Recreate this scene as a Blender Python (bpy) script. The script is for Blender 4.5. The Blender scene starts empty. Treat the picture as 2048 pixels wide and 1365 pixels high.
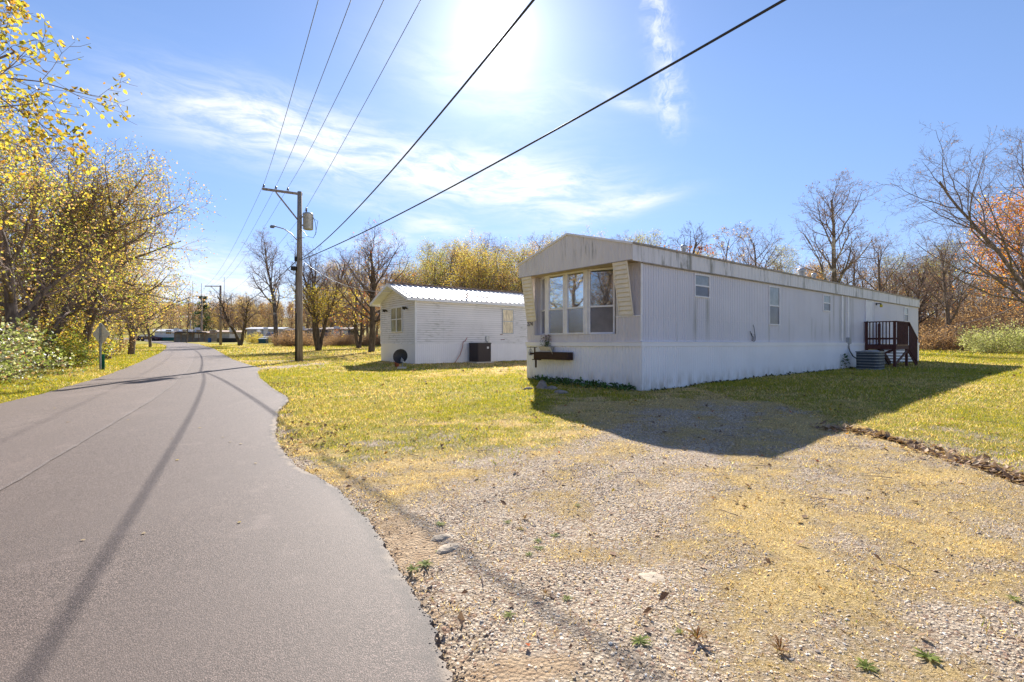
import bpy, math, random, time
import numpy as np
from mathutils import Vector, Matrix
T0 = time.time()
R = math.radians
scn = bpy.context.scene
COL = scn.collection
rng = np.random.default_rng(7)
random.seed(7)

# ------------------------------------------------------------------ camera, sky, sun, exposure
EYE, FPX, CX, HOR = 1.4, 995.0, 1024.0, 688.0
cam = bpy.data.objects.new('camera', bpy.data.cameras.new('camera'))
COL.objects.link(cam)
cam.location = (0, 0, EYE)
cam.rotation_euler = (R(90), 0, 0)
cam.data.sensor_width = 36
cam.data.lens = FPX / 2048 * 36
cam.data.shift_y = (HOR - 682.5) / 2048
cam.data.clip_start = 0.05
cam.data.clip_end = 6000
scn.camera = cam
SUN_EL, SUN_AZ = R(32.2), R(-1.9)          # azimuth from +Y towards +X
SUN_DIR = Vector((math.sin(SUN_AZ) * math.cos(SUN_EL), math.cos(SUN_AZ) * math.cos(SUN_EL), math.sin(SUN_EL)))
SKY_STRENGTH = 0.077
SUN_STRENGTH = 4.7
EXPOSURE = 1.14
scn.view_settings.view_transform = 'Standard'
scn.view_settings.look = 'None'
scn.view_settings.gamma = 1.0
scn.view_settings.use_curve_mapping = False
scn.view_settings.exposure = EXPOSURE
scn.cycles.max_bounces = 7
scn.cycles.diffuse_bounces = 4
scn.cycles.glossy_bounces = 3
scn.cycles.transparent_max_bounces = 6
scn.cycles.sample_clamp_indirect = 8
scn.cycles.use_denoising = True
scn.cycles.denoiser = 'OPENIMAGEDENOISE'
scn.cycles.denoising_input_passes = 'RGB_ALBEDO_NORMAL'
scn.cycles.denoising_prefilter = 'ACCURATE'


# ------------------------------------------------------------------ node graph helper
class S:
    """A socket with arithmetic."""
    def __init__(s, g, sock): s.g, s.k = g, sock
    def __add__(a, b): return a.g.m('ADD', a, b)
    __radd__ = __add__
    def __sub__(a, b): return a.g.m('SUBTRACT', a, b)
    def __rsub__(a, b): return a.g.m('SUBTRACT', b, a)
    def __mul__(a, b): return a.g.m('MULTIPLY', a, b)
    __rmul__ = __mul__
    def __truediv__(a, b): return a.g.m('DIVIDE', a, b)


class G:
    def __init__(s, tree): s.t = tree
    def n(s, typ, **kw):
        nd = s.t.nodes.new(typ)
        for k, v in kw.items(): setattr(nd, k, v)
        return nd
    def put(s, inp, v):
        if isinstance(v, S): s.t.links.new(v.k, inp)
        elif v is not None:
            if isinstance(v, (tuple, list)) and len(v) == 3 and inp.type == 'RGBA': v = (*v, 1)
            inp.default_value = v
    def m(s, op, a, b=None, c=None, clamp=False):
        nd = s.n('ShaderNodeMath', operation=op, use_clamp=clamp)
        for i, v in enumerate((a, b, c)):
            if v is not None: s.put(nd.inputs[i], v)
        return S(s, nd.outputs[0])
    def clamp(s, a): return s.m('ADD', a, 0.0, clamp=True)
    def step(s, a, lo, hi):
        nd = s.n('ShaderNodeMapRange', interpolation_type='SMOOTHSTEP')
        s.put(nd.inputs[0], a); s.put(nd.inputs[1], lo); s.put(nd.inputs[2], hi)
        return S(s, nd.outputs[0])
    def mix(s, f, a, b, mode='MIX'):
        nd = s.n('ShaderNodeMix', data_type='RGBA', blend_type=mode)
        s.put(nd.inputs[0], f); s.put(nd.inputs[6], a); s.put(nd.inputs[7], b)
        return S(s, nd.outputs[2])
    def noise(s, vec, scale, detail=4, rough=.55, dist=0, color=False):
        nd = s.n('ShaderNodeTexNoise')
        s.put(nd.inputs['Vector'], vec); s.put(nd.inputs['Scale'], scale)
        nd.inputs['Detail'].default_value = detail; nd.inputs['Roughness'].default_value = rough
        nd.inputs['Distortion'].default_value = dist
        return S(s, nd.outputs[1 if color else 0])
    def voro(s, vec, scale, feature='F1', color=False):
        nd = s.n('ShaderNodeTexVoronoi', feature=feature)
        s.put(nd.inputs['Vector'], vec); nd.inputs['Scale'].default_value = scale
        return S(s, nd.outputs['Color' if color else 'Distance'])
    def scalev(s, vec, xyz, off=(0, 0, 0)):
        nd = s.n('ShaderNodeMapping')
        s.put(nd.inputs[0], vec); nd.inputs['Scale'].default_value = xyz; nd.inputs['Location'].default_value = off
        return S(s, nd.outputs[0])
    def sep(s, vec):
        nd = s.n('ShaderNodeSeparateXYZ'); s.put(nd.inputs[0], vec)
        return [S(s, o) for o in nd.outputs]
    def comb(s, x, y, z):
        nd = s.n('ShaderNodeCombineXYZ')
        for i, v in enumerate((x, y, z)): s.put(nd.inputs[i], v)
        return S(s, nd.outputs[0])
    def pos(s): return S(s, s.n('ShaderNodeNewGeometry').outputs['Position'])
    def obj(s): return S(s, s.n('ShaderNodeTexCoord').outputs['Object'])
    def gen(s): return S(s, s.n('ShaderNodeTexCoord').outputs['Generated'])
    def attr(s, name, alpha=False):
        nd = s.n('ShaderNodeAttribute', attribute_name=name)
        return S(s, nd.outputs['Color'])
    def bump(s, h, strength=.3, dist=.01):
        nd = s.n('ShaderNodeBump'); s.put(nd.inputs['Height'], h)
        nd.inputs['Strength'].default_value = strength; nd.inputs['Distance'].default_value = dist
        return S(s, nd.outputs[0])
    def bsdf(s, color, rough=.6, metal=0, spec=.5, normal=None, **kw):
        nd = s.n('ShaderNodeBsdfPrincipled')
        s.put(nd.inputs['Base Color'], color); s.put(nd.inputs['Roughness'], rough); s.put(nd.inputs['Metallic'], metal)
        s.put(nd.inputs['Specular IOR Level'], spec)
        if normal is not None: s.put(nd.inputs['Normal'], normal)
        return S(s, nd.outputs[0])
    def mixsh(s, f, a, b):
        nd = s.n('ShaderNodeMixShader'); s.put(nd.inputs[0], f)
        s.t.links.new(a.k, nd.inputs[1]); s.t.links.new(b.k, nd.inputs[2])
        return S(s, nd.outputs[0])
    def out(s, sh, typ='ShaderNodeOutputMaterial'):
        s.t.links.new(sh.k, s.n(typ).inputs[0])


def new_mat(name):
    m = bpy.data.materials.new(name); m.use_nodes = True; m.node_tree.nodes.clear()
    return m, G(m.node_tree)


# ------------------------------------------------------------------ world
W = bpy.data.worlds.new('World'); scn.world = W; W.use_nodes = True
W.node_tree.nodes.clear()
g = G(W.node_tree)
sky = g.n('ShaderNodeTexSky', sky_type='NISHITA', sun_disc=False, sun_elevation=SUN_EL, sun_rotation=SUN_AZ,
          altitude=200, air_density=1.0, dust_density=0.05, ozone_density=3.0)
d = g.gen()
x, y, z = g.sep(d)
az = g.m('ARCTAN2', x, y) * 57.2958
el = g.m('ARCSINE', z) * 57.2958
# cirrus: streaky noise in azimuth / elevation, gathered in a few banks
warp = g.noise(g.comb(az * .05, el * .09, 3.0), 1.0, 3, .5)
u = az + (warp - .5) * 14
v = el + (warp - .5) * 5 + az * .055
fine = g.noise(g.comb(u * .16, v * .75, 0.0), 1.0, 9, .68, .35)
wisp = g.noise(g.comb(u * .035, v * .16, 7.0), 1.0, 5, .6, .8)


def bank(a0, e0, sa, se, tilt):
    da = az - a0
    de = (el - e0) - da * tilt
    return g.m('EXPONENT', (da * da / (-2 * sa * sa)) + (de * de / (-2 * se * se)))


banks = bank(-26.5, 21.4, 7, 2.0, -.03) * .95
for p, k in (((-12, 19.0, 9, 1.8, -.10), .9), ((1, 17.9, 7, 1.9, -.1), 1.0), ((9, 14.5, 5, .8, .18), .55), ((-3, 27, 7, 2.0, -.2), .35),
          ((12.5, 25.5, 3.5, .5, -.35), .45),
          ((-8, 13.2, 3, .8, -.1), .6), ((-14, 11.5, 3, .9, .2), .5), ((-35, 7.0, 7, 1.8, 0), .95), ((-30, 3.6, 9, 1.5, 0), .9), ((-17, 15, 5, .6, -.1), .3),
          ((15, 15.5, 2, .6, .1), .4)):
    banks = banks + bank(*p) * k
veil = g.step(wisp, .55, .85) * .14
dens = g.clamp(g.step(fine, .30, .70) * g.clamp(banks) * 1.05 + g.clamp(banks) * .22 + veil * g.step(fine, .35, .8))
wob_ = g.noise(g.comb(az * .35, el * .30, 2.0), 1.0, 3, .6)
puff = g.noise(g.comb(az * .55 + wob_ * 2.0, el * .50, 5.0), 1.0, 8, .68, .5)
trail = g.m('MULTIPLY', g.m('EXPONENT', g.m('POWER', g.m('ABSOLUTE', (az - 16.0 - (34.0 - el) * .17 + (wob_ - .5) * 3.0) / 1.25), 2.0) * -1.0), g.step(el, 20.0, 25.0))
trail = trail * g.step(el, 60.0, 36.0)
dens = g.clamp(dens + trail * g.step(puff, .34, .66) * .75)
cosang = g.m('MINIMUM', x * SUN_DIR.x + y * SUN_DIR.y + z * SUN_DIR.z, .999999)
ang = g.m('ARCCOSINE', cosang) * 57.2958
aure = g.m('EXPONENT', ang * ang / -4.0) * 12.0 + g.m('EXPONENT', ang / -5.0) * 7.5
skyc = g.mix(1.0, S(g, sky.outputs[0]), (.98, .955, 1.03), 'MULTIPLY')
skyc = g.mix(1.0, skyc, g.mix(g.step(el, 0.0, 28.0), (.68, .69, .80), (1, 1, 1)), 'MULTIPLY')
white = g.mix(1.0, (6.6, 6.8, 7.1), (1, 1, 1), 'MULTIPLY')
c1 = g.mix(dens * .92, skyc, white)
au3 = g.comb(aure * 1.0, aure * .99, aure * .96)
c2 = g.mix(1.0, c1, au3, 'ADD')
bg = g.n('ShaderNodeBackground'); g.put(bg.inputs[0], c2); bg.inputs[1].default_value = SKY_STRENGTH
g.t.links.new(bg.outputs[0], g.n('ShaderNodeOutputWorld').inputs[0])

sl = bpy.data.lights.new('sun', 'SUN'); sl.energy = SUN_STRENGTH; sl.angle = R(.53); sl.color = (1, .95, .87)
so = bpy.data.objects.new('sun', sl); COL.objects.link(so)
so.rotation_euler = (-SUN_DIR).to_track_quat('-Z', 'Y').to_euler()
so.location = (0, 60, 60)

# ------------------------------------------------------------------ terrain function
PY = np.array([-400, 0, 5, 9.6, 15, 20, 27, 50, 70, 90, 110, 150, 300, 700, 2000.])
PZ = np.array([-.3, 0, .01, .17, .31, .37, .45, .82, 1.2, 1.66, 2.15, 3.2, 7, 14, 20.])
_yy = np.linspace(-400, 2000, 24001)
_zz = np.interp(_yy, PY, PZ)
_k = np.hanning(41); _k /= _k.sum()
_zz = np.convolve(np.pad(_zz, 20, mode='edge'), _k, 'valid')


def sstep(t):
    t = np.clip(t, 0, 1)
    return t * t * (3 - 2 * t)


def gz(x, y):
    x = np.asarray(x, float); y = np.asarray(y, float)
    z = np.interp(y, _yy, _zz)
    z = z + 6.5 * sstep((y - 58) / 55) * sstep((x + 28) / 25) * sstep((70 - x) / 40)
    z = z + 12 * sstep((y - 140) / 230)
    z = z + 1.2 * sstep((-x - .6 * y - 7) / 18) * sstep((y + 5) / 10) * sstep((60 - y) / 25)
    return z


def gzf(x, y): return float(gz(x, y))


def at(u, v):
    """Ground point on the sight line of a point measured in the photograph."""
    dx, dz = (u - CX) / FPX, (HOR - v) / FPX
    ys = np.geomspace(1.2, 600, 4000)
    h = EYE + dz * ys - gz(dx * ys, ys)
    i = int(np.argmax(h < 0)) if (h < 0).any() else len(ys) - 1
    yy = ys[i]
    if i > 0 and h[i] < 0:
        t = h[i - 1] / (h[i - 1] - h[i]); yy = ys[i - 1] + t * (ys[i] - ys[i - 1])
    return float(dx * yy), float(yy)


# ------------------------------------------------------------------ object helpers
def tag(o, label=None, cat=None, group=None, kind=None):
    if label: o['label'] = label
    if cat: o['category'] = cat
    if group: o['group'] = group
    if kind: o['kind'] = kind
    return o


def thing(name, loc, rz=0, label=None, cat=None, group=None):
    o = bpy.data.objects.new(name, None); COL.objects.link(o)
    o.location = loc; o.rotation_euler = (0, 0, rz); o.empty_display_size = .2
    return tag(o, label, cat, group)


def link(name, me, parent=None, loc=(0, 0, 0)):
    o = bpy.data.objects.new(name, me); COL.objects.link(o)
    o.location = loc
    if parent is not None: o.parent = parent
    return o


def np_mesh(name, V, quads=None, tris=None, mats=(), midx=None, color=None, cname='col', smooth=False):
    """midx: one material index per face, quads first."""
    V = np.asarray(V, np.float32)
    nq = 0 if quads is None else len(quads); nt = 0 if tris is None else len(tris)
    me = bpy.data.meshes.new(name)
    me.vertices.add(len(V)); me.vertices.foreach_set('co', V.ravel())
    parts = []
    if nq: parts.append(np.asarray(quads, np.int32).ravel())
    if nt: parts.append(np.asarray(tris, np.int32).ravel())
    loops = np.concatenate(parts)
    me.loops.add(len(loops)); me.loops.foreach_set('vertex_index', loops)
    me.polygons.add(nq + nt)
    ls = np.concatenate([np.arange(nq) * 4, nq * 4 + np.arange(nt) * 3]).astype(np.int32)
    me.polygons.foreach_set('loop_start', ls)
    for m in mats: me.materials.append(m)
    if midx is not None: me.polygons.foreach_set('material_index', np.asarray(midx, np.int32))
    me.polygons.foreach_set('use_smooth', np.full(nq + nt, bool(smooth)))
    if color is not None:
        a = me.color_attributes.new(cname, 'FLOAT_COLOR', 'POINT')
        c = np.ones((len(V), 4), np.float32); c[:, :color.shape[1]] = color
        a.data.foreach_set('color', c.ravel())
    me.update(calc_edges=True)
    me.validate()
    return me


class MB:
    """Collects simple shapes into one mesh."""
    def __init__(s): s.v, s.f, s.sm = [], [], []
    def add(s, vs, fs, smooth=False):
        o = len(s.v); s.v += [tuple(p) for p in vs]
        s.f += [[i + o for i in f] for f in fs]; s.sm += [smooth] * len(fs)
        return s
    def box(s, a, b, bev=0):
        x0, y0, z0 = a; x1, y1, z1 = b
        if x0 > x1: x0, x1 = x1, x0
        if y0 > y1: y0, y1 = y1, y0
        if z0 > z1: z0, z1 = z1, z0
        return s.add([(x0, y0, z0), (x1, y0, z0), (x1, y1, z0), (x0, y1, z0), (x0, y0, z1), (x1, y0, z1), (x1, y1, z1), (x0, y1, z1)],
                     [(0, 3, 2, 1), (4, 5, 6, 7), (0, 1, 5, 4), (1, 2, 6, 5), (2, 3, 7, 6), (3, 0, 4, 7)])
    def bar(s, p, q, w, h, up=(0, 0, 1)):
        """Rectangular bar between two points."""
        p, q = Vector(p), Vector(q); d = (q - p).normalized(); up = Vector(up)
        sd = d.cross(up)
        if sd.length < 1e-4: sd = d.cross(Vector((0, 1, 0)))
        sd.normalize(); u = sd.cross(d).normalized()
        c = []
        for e in (p, q):
            for a, b in ((-1, -1), (1, -1), (1, 1), (-1, 1)): c.append(e + sd * a * w / 2 + u * b * h / 2)
        return s.add(c, [(0, 1, 2, 3), (7, 6, 5, 4), (0, 4, 5, 1), (1, 5, 6, 2), (2, 6, 7, 3), (3, 7, 4, 0)])
    def tube(s, pts, r, n=8, cap=True, smooth=True):
        pts = [Vector(p) for p in pts]; m = len(pts)
        rs = r if isinstance(r, (list, tuple)) else [r] * m
        vs, fs = [], []
        ref = None
        for i, p in enumerate(pts):
            t = (pts[min(i + 1, m - 1)] - pts[max(i - 1, 0)]).normalized()
            if ref is None or abs(ref.dot(t)) > .98: ref = Vector((0, 0, 1)) if abs(t.z) < .9 else Vector((1, 0, 0))
            a = t.cross(ref).normalized(); b = a.cross(t).normalized()
            for k in range(n):
                w = 2 * math.pi * k / n
                vs.append(p + (a * math.cos(w) + b * math.sin(w)) * rs[i])
        for i in range(m - 1):
            for k in range(n): fs.append((i * n + k, i * n + (k + 1) % n, (i + 1) * n + (k + 1) % n, (i + 1) * n + k))
        s.add(vs, fs, smooth)
        if cap:
            o = len(s.v) - m * n
            s.f += [[o + k for k in range(n)][::-1], [o + (m - 1) * n + k for k in range(n)]]; s.sm += [False, False]
        return s
    def lathe(s, prof, n=16, c=(0, 0, 0), smooth=True):
        vs = [(c[0] + r * math.cos(2 * math.pi * k / n), c[1] + r * math.sin(2 * math.pi * k / n), c[2] + z) for r, z in prof for k in range(n)]
        fs = [(i * n + k, i * n + (k + 1) % n, (i + 1) * n + (k + 1) % n, (i + 1) * n + k) for i in range(len(prof) - 1) for k in range(n)]
        return s.add(vs, fs, smooth)
    def ribs(s, p0, p1, z0, z1, pitch, depth, out, groove=.28, zf=None):
        """Vertical corrugated sheet from p0 to p1 (2D), outward normal OUT (2D); z0/z1 numbers or functions of the running fraction."""
        p0, p1, o = np.array(p0, float), np.array(p1, float), np.array(out, float)
        L = np.linalg.norm(p1 - p0); n = max(1, round(L / pitch)); pitch = L / n
        st = []
        for i in range(n):
            for f, dd in ((0, 0), (1 - groove, 0), (1 - groove * .75, -depth), (1 - groove * .25, -depth)): st.append(((i + f) * pitch, dd))
        st.append((L, 0))
        vs, fs = [], []
        fz = lambda q, t: q(t) if callable(q) else q
        for l, dd in st:
            p = p0 + (p1 - p0) * l / L + o * dd
            vs += [(p[0], p[1], fz(z0, l / L)), (p[0], p[1], fz(z1, l / L))]
        for i in range(len(st) - 1): fs.append((2 * i, 2 * i + 2, 2 * i + 3, 2 * i + 1))
        return s.add(vs, fs)
    def laps(s, p0, p1, z0, z1, pitch, depth, out):
        """Horizontal lap siding: each board leans out towards its lower edge."""
        p0, p1, o = np.array(p0, float), np.array(p1, float), np.array(out, float)
        n = max(1, round((z1 - z0) / pitch)); pitch = (z1 - z0) / n
        for i in range(n):
            a, b = z0 + i * pitch, z0 + (i + 1) * pitch
            q0, q1 = p0 + o * depth, p1 + o * depth
            s.add([(p0[0], p0[1], a), (p1[0], p1[1], a), (q1[0], q1[1], a), (q0[0], q0[1], a), (p1[0], p1[1], b), (p0[0], p0[1], b)],
                  [(0, 1, 2, 3), (3, 2, 4, 5)])
        return s
    def mesh(s, name, mat):
        me = bpy.data.meshes.new(name)
        me.from_pydata([tuple(p) for p in s.v], [], s.f)
        me.polygons.foreach_set('use_smooth', s.sm)
        if mat: me.materials.append(mat)
        me.update()
        return me
    def build(s, name, mat, parent=None, loc=(0, 0, 0), bevel=0):
        o = link(name, s.mesh(name, mat), parent, loc)
        if bevel:
            b = o.modifiers.new('bevel', 'BEVEL'); b.width = bevel; b.segments = 1; b.limit_method = 'ANGLE'
        return o


# ------------------------------------------------------------------ materials
def simple(name, c, rough=.6, metal=0, var=.15, scale=8, spec=.4, bump=0, stretch=(1, 1, 1)):
    m, g = new_mat(name)
    p = g.scalev(g.obj(), stretch)
    n = g.noise(p, scale, 5, .6)
    dark = tuple(k * (1 - var) for k in c); light = tuple(min(1, k * (1 + var)) for k in c)
    nm = g.bump(g.noise(p, scale * 6, 3), bump, .01) if bump else None
    g.out(g.bsdf(g.mix(g.step(n, .25, .75), dark, light), rough, metal, spec, nm))
    return m


def siding_mat(name, base, streak=.5, algae=(.16, .15, .08), z_top=None, low=None, runs=(), boards=0, heavy=0):
    """Painted sheet with rain streaks and grime of their own."""
    m, g = new_mat(name)
    p = g.obj(); px, py, pz = g.sep(p)
    st = g.noise(g.comb(px * 5.5, py * 5.5, pz * .35), 1.0, 5, .65)
    big = g.noise(p, .7, 3)
    cl = g.noise(g.comb(px * 1.1, py * 1.1, pz * .2), 1.0, 3)
    f = g.step(st, .55, .80) * g.step(cl, .40, .68) * streak
    sp = g.step(g.noise(p, 40, 3), .70, .80) * g.step(big, .45, .65) * .25
    c = g.mix(g.step(big, .3, .7), tuple(k * .93 for k in base), base)
    c = g.mix(f, c, algae)
    c = g.mix(sp, c, (.25, .22, .17))
    for a0, w, zt, zb, k in runs:       # grime that has run down from sills and seams
        q = (px - a0) / w
        m_ = g.m('EXPONENT', q * q * -1.0) * g.step(pz, zt + .02, zt - .12) * g.step(pz, zb - .3, zb + .5) * g.step(st, .36, .66)
        c = g.mix(m_ * k, c, (.20, .19, .13))
    if heavy:                           # dark algae hanging from the eave in ragged groups
        s3 = g.noise(g.comb(px * 7, py * 7, pz * 1.1), 1.0, 6, .7); gp = g.noise(g.comb(px * .9, py * .9, 0.0), 1.0, 3, .6)
        c = g.mix(g.step(s3, .46, .62) * g.step(gp, .46, .60) * heavy, c, (.15, .14, .085))
    if boards:                          # each course weathered a little differently, dirt held in patches
        bn = g.noise(g.comb(px * .25 + py * .25, g.m('FLOOR', (pz - 1.4) / boards) * 7.3, 0.0), 1.0, 3)
        fr = g.m('FRACT', (pz - 1.4) / boards)
        pt = g.step(g.noise(p, .55, 4), .40, .62)
        c = g.mix(g.step(bn, .3, .7) * .18, c, (.55, .54, .50))
        c = g.mix(g.step(fr, .66, .98) * (pt * .55 + .38), c, (.30, .29, .24))
        c = g.mix(pt * g.step(g.noise(g.comb(px * 3, py * 3, pz * 12), 1.0, 4), .5, .68) * .55, c, (.33, .32, .25))
    if z_top is not None:
        h = g.step(pz, z_top[0], z_top[1])
        st2 = g.noise(g.comb(px * 9, py * 9, pz * .9), 1.0, 5, .7)
        c = g.mix(h * g.step(st2, .50, .66) * g.step(cl, .44, .62) * .7, c, (.17, .155, .10))
    if low is not None:
        h = g.step(pz, low[1], low[0])
        c = g.mix(h * g.step(g.noise(g.comb(px * 4, py * 4, pz * 2), 1.0, 4), .35, .7) * .6, c, (.34, .27, .18))
    g.out(g.bsdf(c, .45, 0, .4, g.bump(g.noise(p, 6, 2), .15, .02)))
    return m


M = {}
M['home_wall'] = siding_mat('home_siding_paint', (.72, .665, .67), .6)
M['home_side'] = siding_mat('home_side_paint', (.72, .69, .735), .85, runs=((2.42, .16, 2.7, 1.5, .45), (3.04, .14, 2.7, 1.3, .5), (6.78, .07, 2.05, 1.4, .6), (7.45, .08, 2.05, 1.4, .65), (11.9, .09, 2.66, 1.5, .6), (12.35, .12, 3.4, 1.4, .65), (13.0, .16, 3.4, 1.4, .6), (13.5, .14, 3.4, 1.4, .7), (14.2, .32, 3.4, 1.4, .6), (10.2, .06, 2.4, 1.4, .5), (1.0, .08, 2.9, 1.4, .25)))
M['home_fascia'] = siding_mat('home_fascia_paint', (.76, .71, .69), .35, z_top=(3.42, 3.9))
M['home_fascia_side'] = siding_mat('home_side_fascia_paint', (.78, .74, .73), .5, z_top=(3.42, 3.9), heavy=.8)
M['home_skirt'] = siding_mat('home_skirting_paint', (.93, .91, .94), .14, low=(.22, .78))
M['trim_white'] = simple('white_trim_paint', (.82, .79, .80), .4, 0, .08, 4)
M['roof_trim'] = simple('tan_roof_edging', (.33, .27, .21), .5, 0, .35, 6)
M['roof_sheet'] = simple('dull_roof_sheet', (.55, .53, .5), .5, .2, .2, 2)
M['louvre'] = simple('cream_louvre_paint', (.82, .74, .62), .5, 0, .08, 6)
M['soffit'] = simple('tan_soffit', (.48, .37, .25), .7, 0, .2, 5)
M['door_white'] = simple('door_paint', (.78, .75, .76), .4, 0, .05, 3)
M['n_wall'] = siding_mat('neighbour_lap_siding', (.88, .85, .83), .35, (.36, .35, .28), boards=.111)
M['n_skirt'] = siding_mat('neighbour_skirting', (.88, .86, .86), .15, low=(.2, .5))
M['n_trim'] = simple('neighbour_white_trim', (.8, .79, .78), .45, 0, .08, 4)
M['dark_metal'] = simple('dark_metal', (.03, .028, .027), .5, .3, .3, 10)
M['grey_metal'] = simple('grey_galvanised_metal', (.42, .43, .44), .45, .5, .2, 10)
M['steel_dull'] = simple('dull_steel', (.22, .23, .245), .5, .2, .2, 12)
M['brown_wood'] = simple('red_brown_stained_wood', (.090, .030, .026), .65, 0, .35, 6, .3, .3, (6, 6, 1))
M['tan_wood'] = simple('bare_weathered_board', (.30, .18, .10), .75, 0, .3, 6, .3, .3, (1, 1, 1))
M['planter_wood'] = simple('dark_brown_board', (.045, .020, .014), .6, 0, .3, 8, .35, .25, (1, 1, 5))
M['rock'] = simple('field_stone', (.30, .25, .21), .85, 0, .35, 7, .3, .6)
M['pale_rock'] = simple('pale_flat_stone', (.48, .39, .29), .85, 0, .2, 9, .3, .5)
M['conc'] = simple('pale_block', (.55, .5, .43), .85, 0, .15, 20, .3, .4)
M['cable'] = simple('black_cable_sheath', (.035, .032, .034), .5, 0, .2, 5)
M['wire'] = simple('bare_aluminium_wire', (.16, .165, .17), .45, .6, .2, 5)
M['blue'] = simple('blue_plastic', (.02, .10, .32), .5, 0, .1, 5)
M['teal'] = simple('teal_painted_steel', (.01, .09, .15), .5, 0, .2, 5)
M['green_post'] = simple('green_enamel', (.01, .20, .12), .5, 0, .2, 10)
M['car_white'] = simple('white_car_paint', (.78, .78, .8), .25, 0, .03, 3)
M['car_maroon'] = simple('maroon_car_paint', (.10, .03, .05), .3, 0, .1, 3)
M['tyre'] = simple('black_rubber', (.02, .02, .02), .8, 0, .2, 9)
M['terracotta'] = simple('rusty_pot_clay', (.34, .12, .06), .8, 0, .2, 9)
M['hose'] = simple('faded_pink_hose', (.50, .26, .22), .5, 0, .1, 9)
M['hubcap'] = simple('bright_wheel', (.6, .6, .6), .3, .8, .1, 9)
M['cloth_pale'] = simple('pale_ribbon', (.68, .66, .62), .8, 0, .1, 12)
M['n_frame'] = simple('grey_window_frame', (.50, .51, .55), .5, 0, .1, 5)
M['curtain'] = simple('yellowed_curtain', (.80, .66, .46), .8, 0, .32, 5, .2, 0, (3, 3, .8))
M['lens'] = simple('yellow_lamp_glass', (.7, .55, .05), .2, 0, .1, 5)
M['tan_wall'] = simple('faded_tan_cladding', (.30, .26, .22), .7, 0, .25, 2)
M['grey_wall'] = simple('faded_grey_cladding', (.42, .40, .38), .7, 0, .2, 2)
M['blue_wall'] = simple('slate_blue_cladding', (.09, .12, .18), .7, 0, .3, 2)
M['green_paint'] = simple('dark_green_band', (.02, .13, .11), .6, 0, .2, 2)
M['rust_roof'] = simple('rusty_roof_sheet', (.42, .30, .22), .6, .1, .35, .6)
M['white_roof'] = simple('far_white_roof_sheet', (.8, .78, .74), .4, .2, .1, 1)
M['sign_back'] = simple('bare_sign_back', (.80, .75, .68), .5, .0, .15, 6, .5, .05, (1, 1, 4))
M['rust'] = simple('rust', (.22, .08, .05), .85, 0, .35, 8)
M['label_white'] = simple('white_label', (.8, .8, .8), .5, 0, .03, 5)
M['number'] = simple('black_number_paint', (.03, .025, .03), .6, 0, .1, 5)
M['pink_petals'] = simple('faded_mauve_petals', (.42, .26, .36), .7, 0, .3, 30)
M['mast'] = simple('distant_mast_paint', (.40, .36, .38), .6, .2, .1, .1)


def mk_glass(name, tint, refl, dark=(.03, .032, .04), rough=.03):
    m, g = new_mat(name)
    gl = g.n('ShaderNodeBsdfGlossy'); gl.inputs['Roughness'].default_value = rough
    p = g.obj()
    g.put(gl.inputs['Color'], tint); g.put(gl.inputs['Normal'], g.bump(g.noise(p, 1.3, 2), .10, .02))
    base = g.bsdf(g.mix(g.step(g.noise(p, 3, 3), .3, .7), dark, tuple(k * 1.7 for k in dark)), .4, 0, .3)
    lw = g.n('ShaderNodeLayerWeight'); lw.inputs[0].default_value = .35
    f = g.clamp(S(g, lw.outputs['Fresnel']) * .6 + refl)
    g.out(g.mixsh(f, base, S(g, gl.outputs[0])))
    return m


M['glass'] = mk_glass('window_glass', (.80, .83, .87), .40)
M['glass_dim'] = mk_glass('screened_window_glass', (.6, .62, .7), .10, (.075, .068, .078), .18)
M['glass_side'] = mk_glass('blind_behind_glass', (.72, .72, .72), .14, (.17, .165, .155), .08)
M['glass_green'] = mk_glass('dull_greenish_glass', (.75, .8, .7), .2, (.13, .13, .085), .06)
M['car_glass'] = mk_glass('car_glass', (.7, .75, .8), .3, (.01, .01, .012))


def mk_pole():
    m, g = new_mat('weathered_pole_wood')
    p = g.obj(); px, py, pz = g.sep(p)
    s = g.noise(g.comb(px * 22, py * 22, pz * .8), 1.0, 6, .7)
    b = g.noise(p, .8, 3)
    c = g.mix(g.step(s, .3, .72), (.16, .125, .095), (.46, .39, .33))
    c = g.mix(g.step(b, .5, .75) * .5, c, (.22, .14, .08))
    g.out(g.bsdf(c, .85, 0, .2, g.bump(s, .5, .02)))
    return m


M['pole'] = mk_pole()


def mk_bark(name, a, b, patch=None):
    m, g = new_mat(name)
    p = g.obj(); px, py, pz = g.sep(p)
    s = g.noise(g.comb(px * 9, py * 9, pz * 1.6), 1.0, 5, .65)
    c = g.mix(g.step(s, .32, .68), a, b)
    if patch: c = g.mix(g.step(g.noise(p, 1.3, 4), .52, .62) * g.step(pz, 2.0, 6.0), c, patch)
    g.out(g.bsdf(c, .9, 0, .2, g.bump(s, .6, .04)))
    return m


M['bark'] = mk_bark('grey_brown_bark', (.11, .082, .064), (.27, .21, .17))
M['bark_dark'] = mk_bark('dark_bark', (.06, .045, .035), (.17, .13, .10))
M['bark_pale'] = mk_bark('sycamore_bark', (.09, .07, .055), (.21, .17, .14), (.52, .47, .41))
M['twig'] = mk_bark('twig_bark', (.20, .145, .12), (.36, .27, .23))


def mk_leaf(name, trans=.5, rough=.5, spec=.3):
    m, g = new_mat(name)
    c = g.attr('col')
    df = g.bsdf(c, rough, 0, spec)
    tr = g.n('ShaderNodeBsdfTranslucent'); g.put(tr.inputs[0], g.mix(1.0, c, (1.25, 1.2, .8), 'MULTIPLY'))
    g.out(g.mixsh(trans, df, S(g, tr.outputs[0])))
    return m


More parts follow.
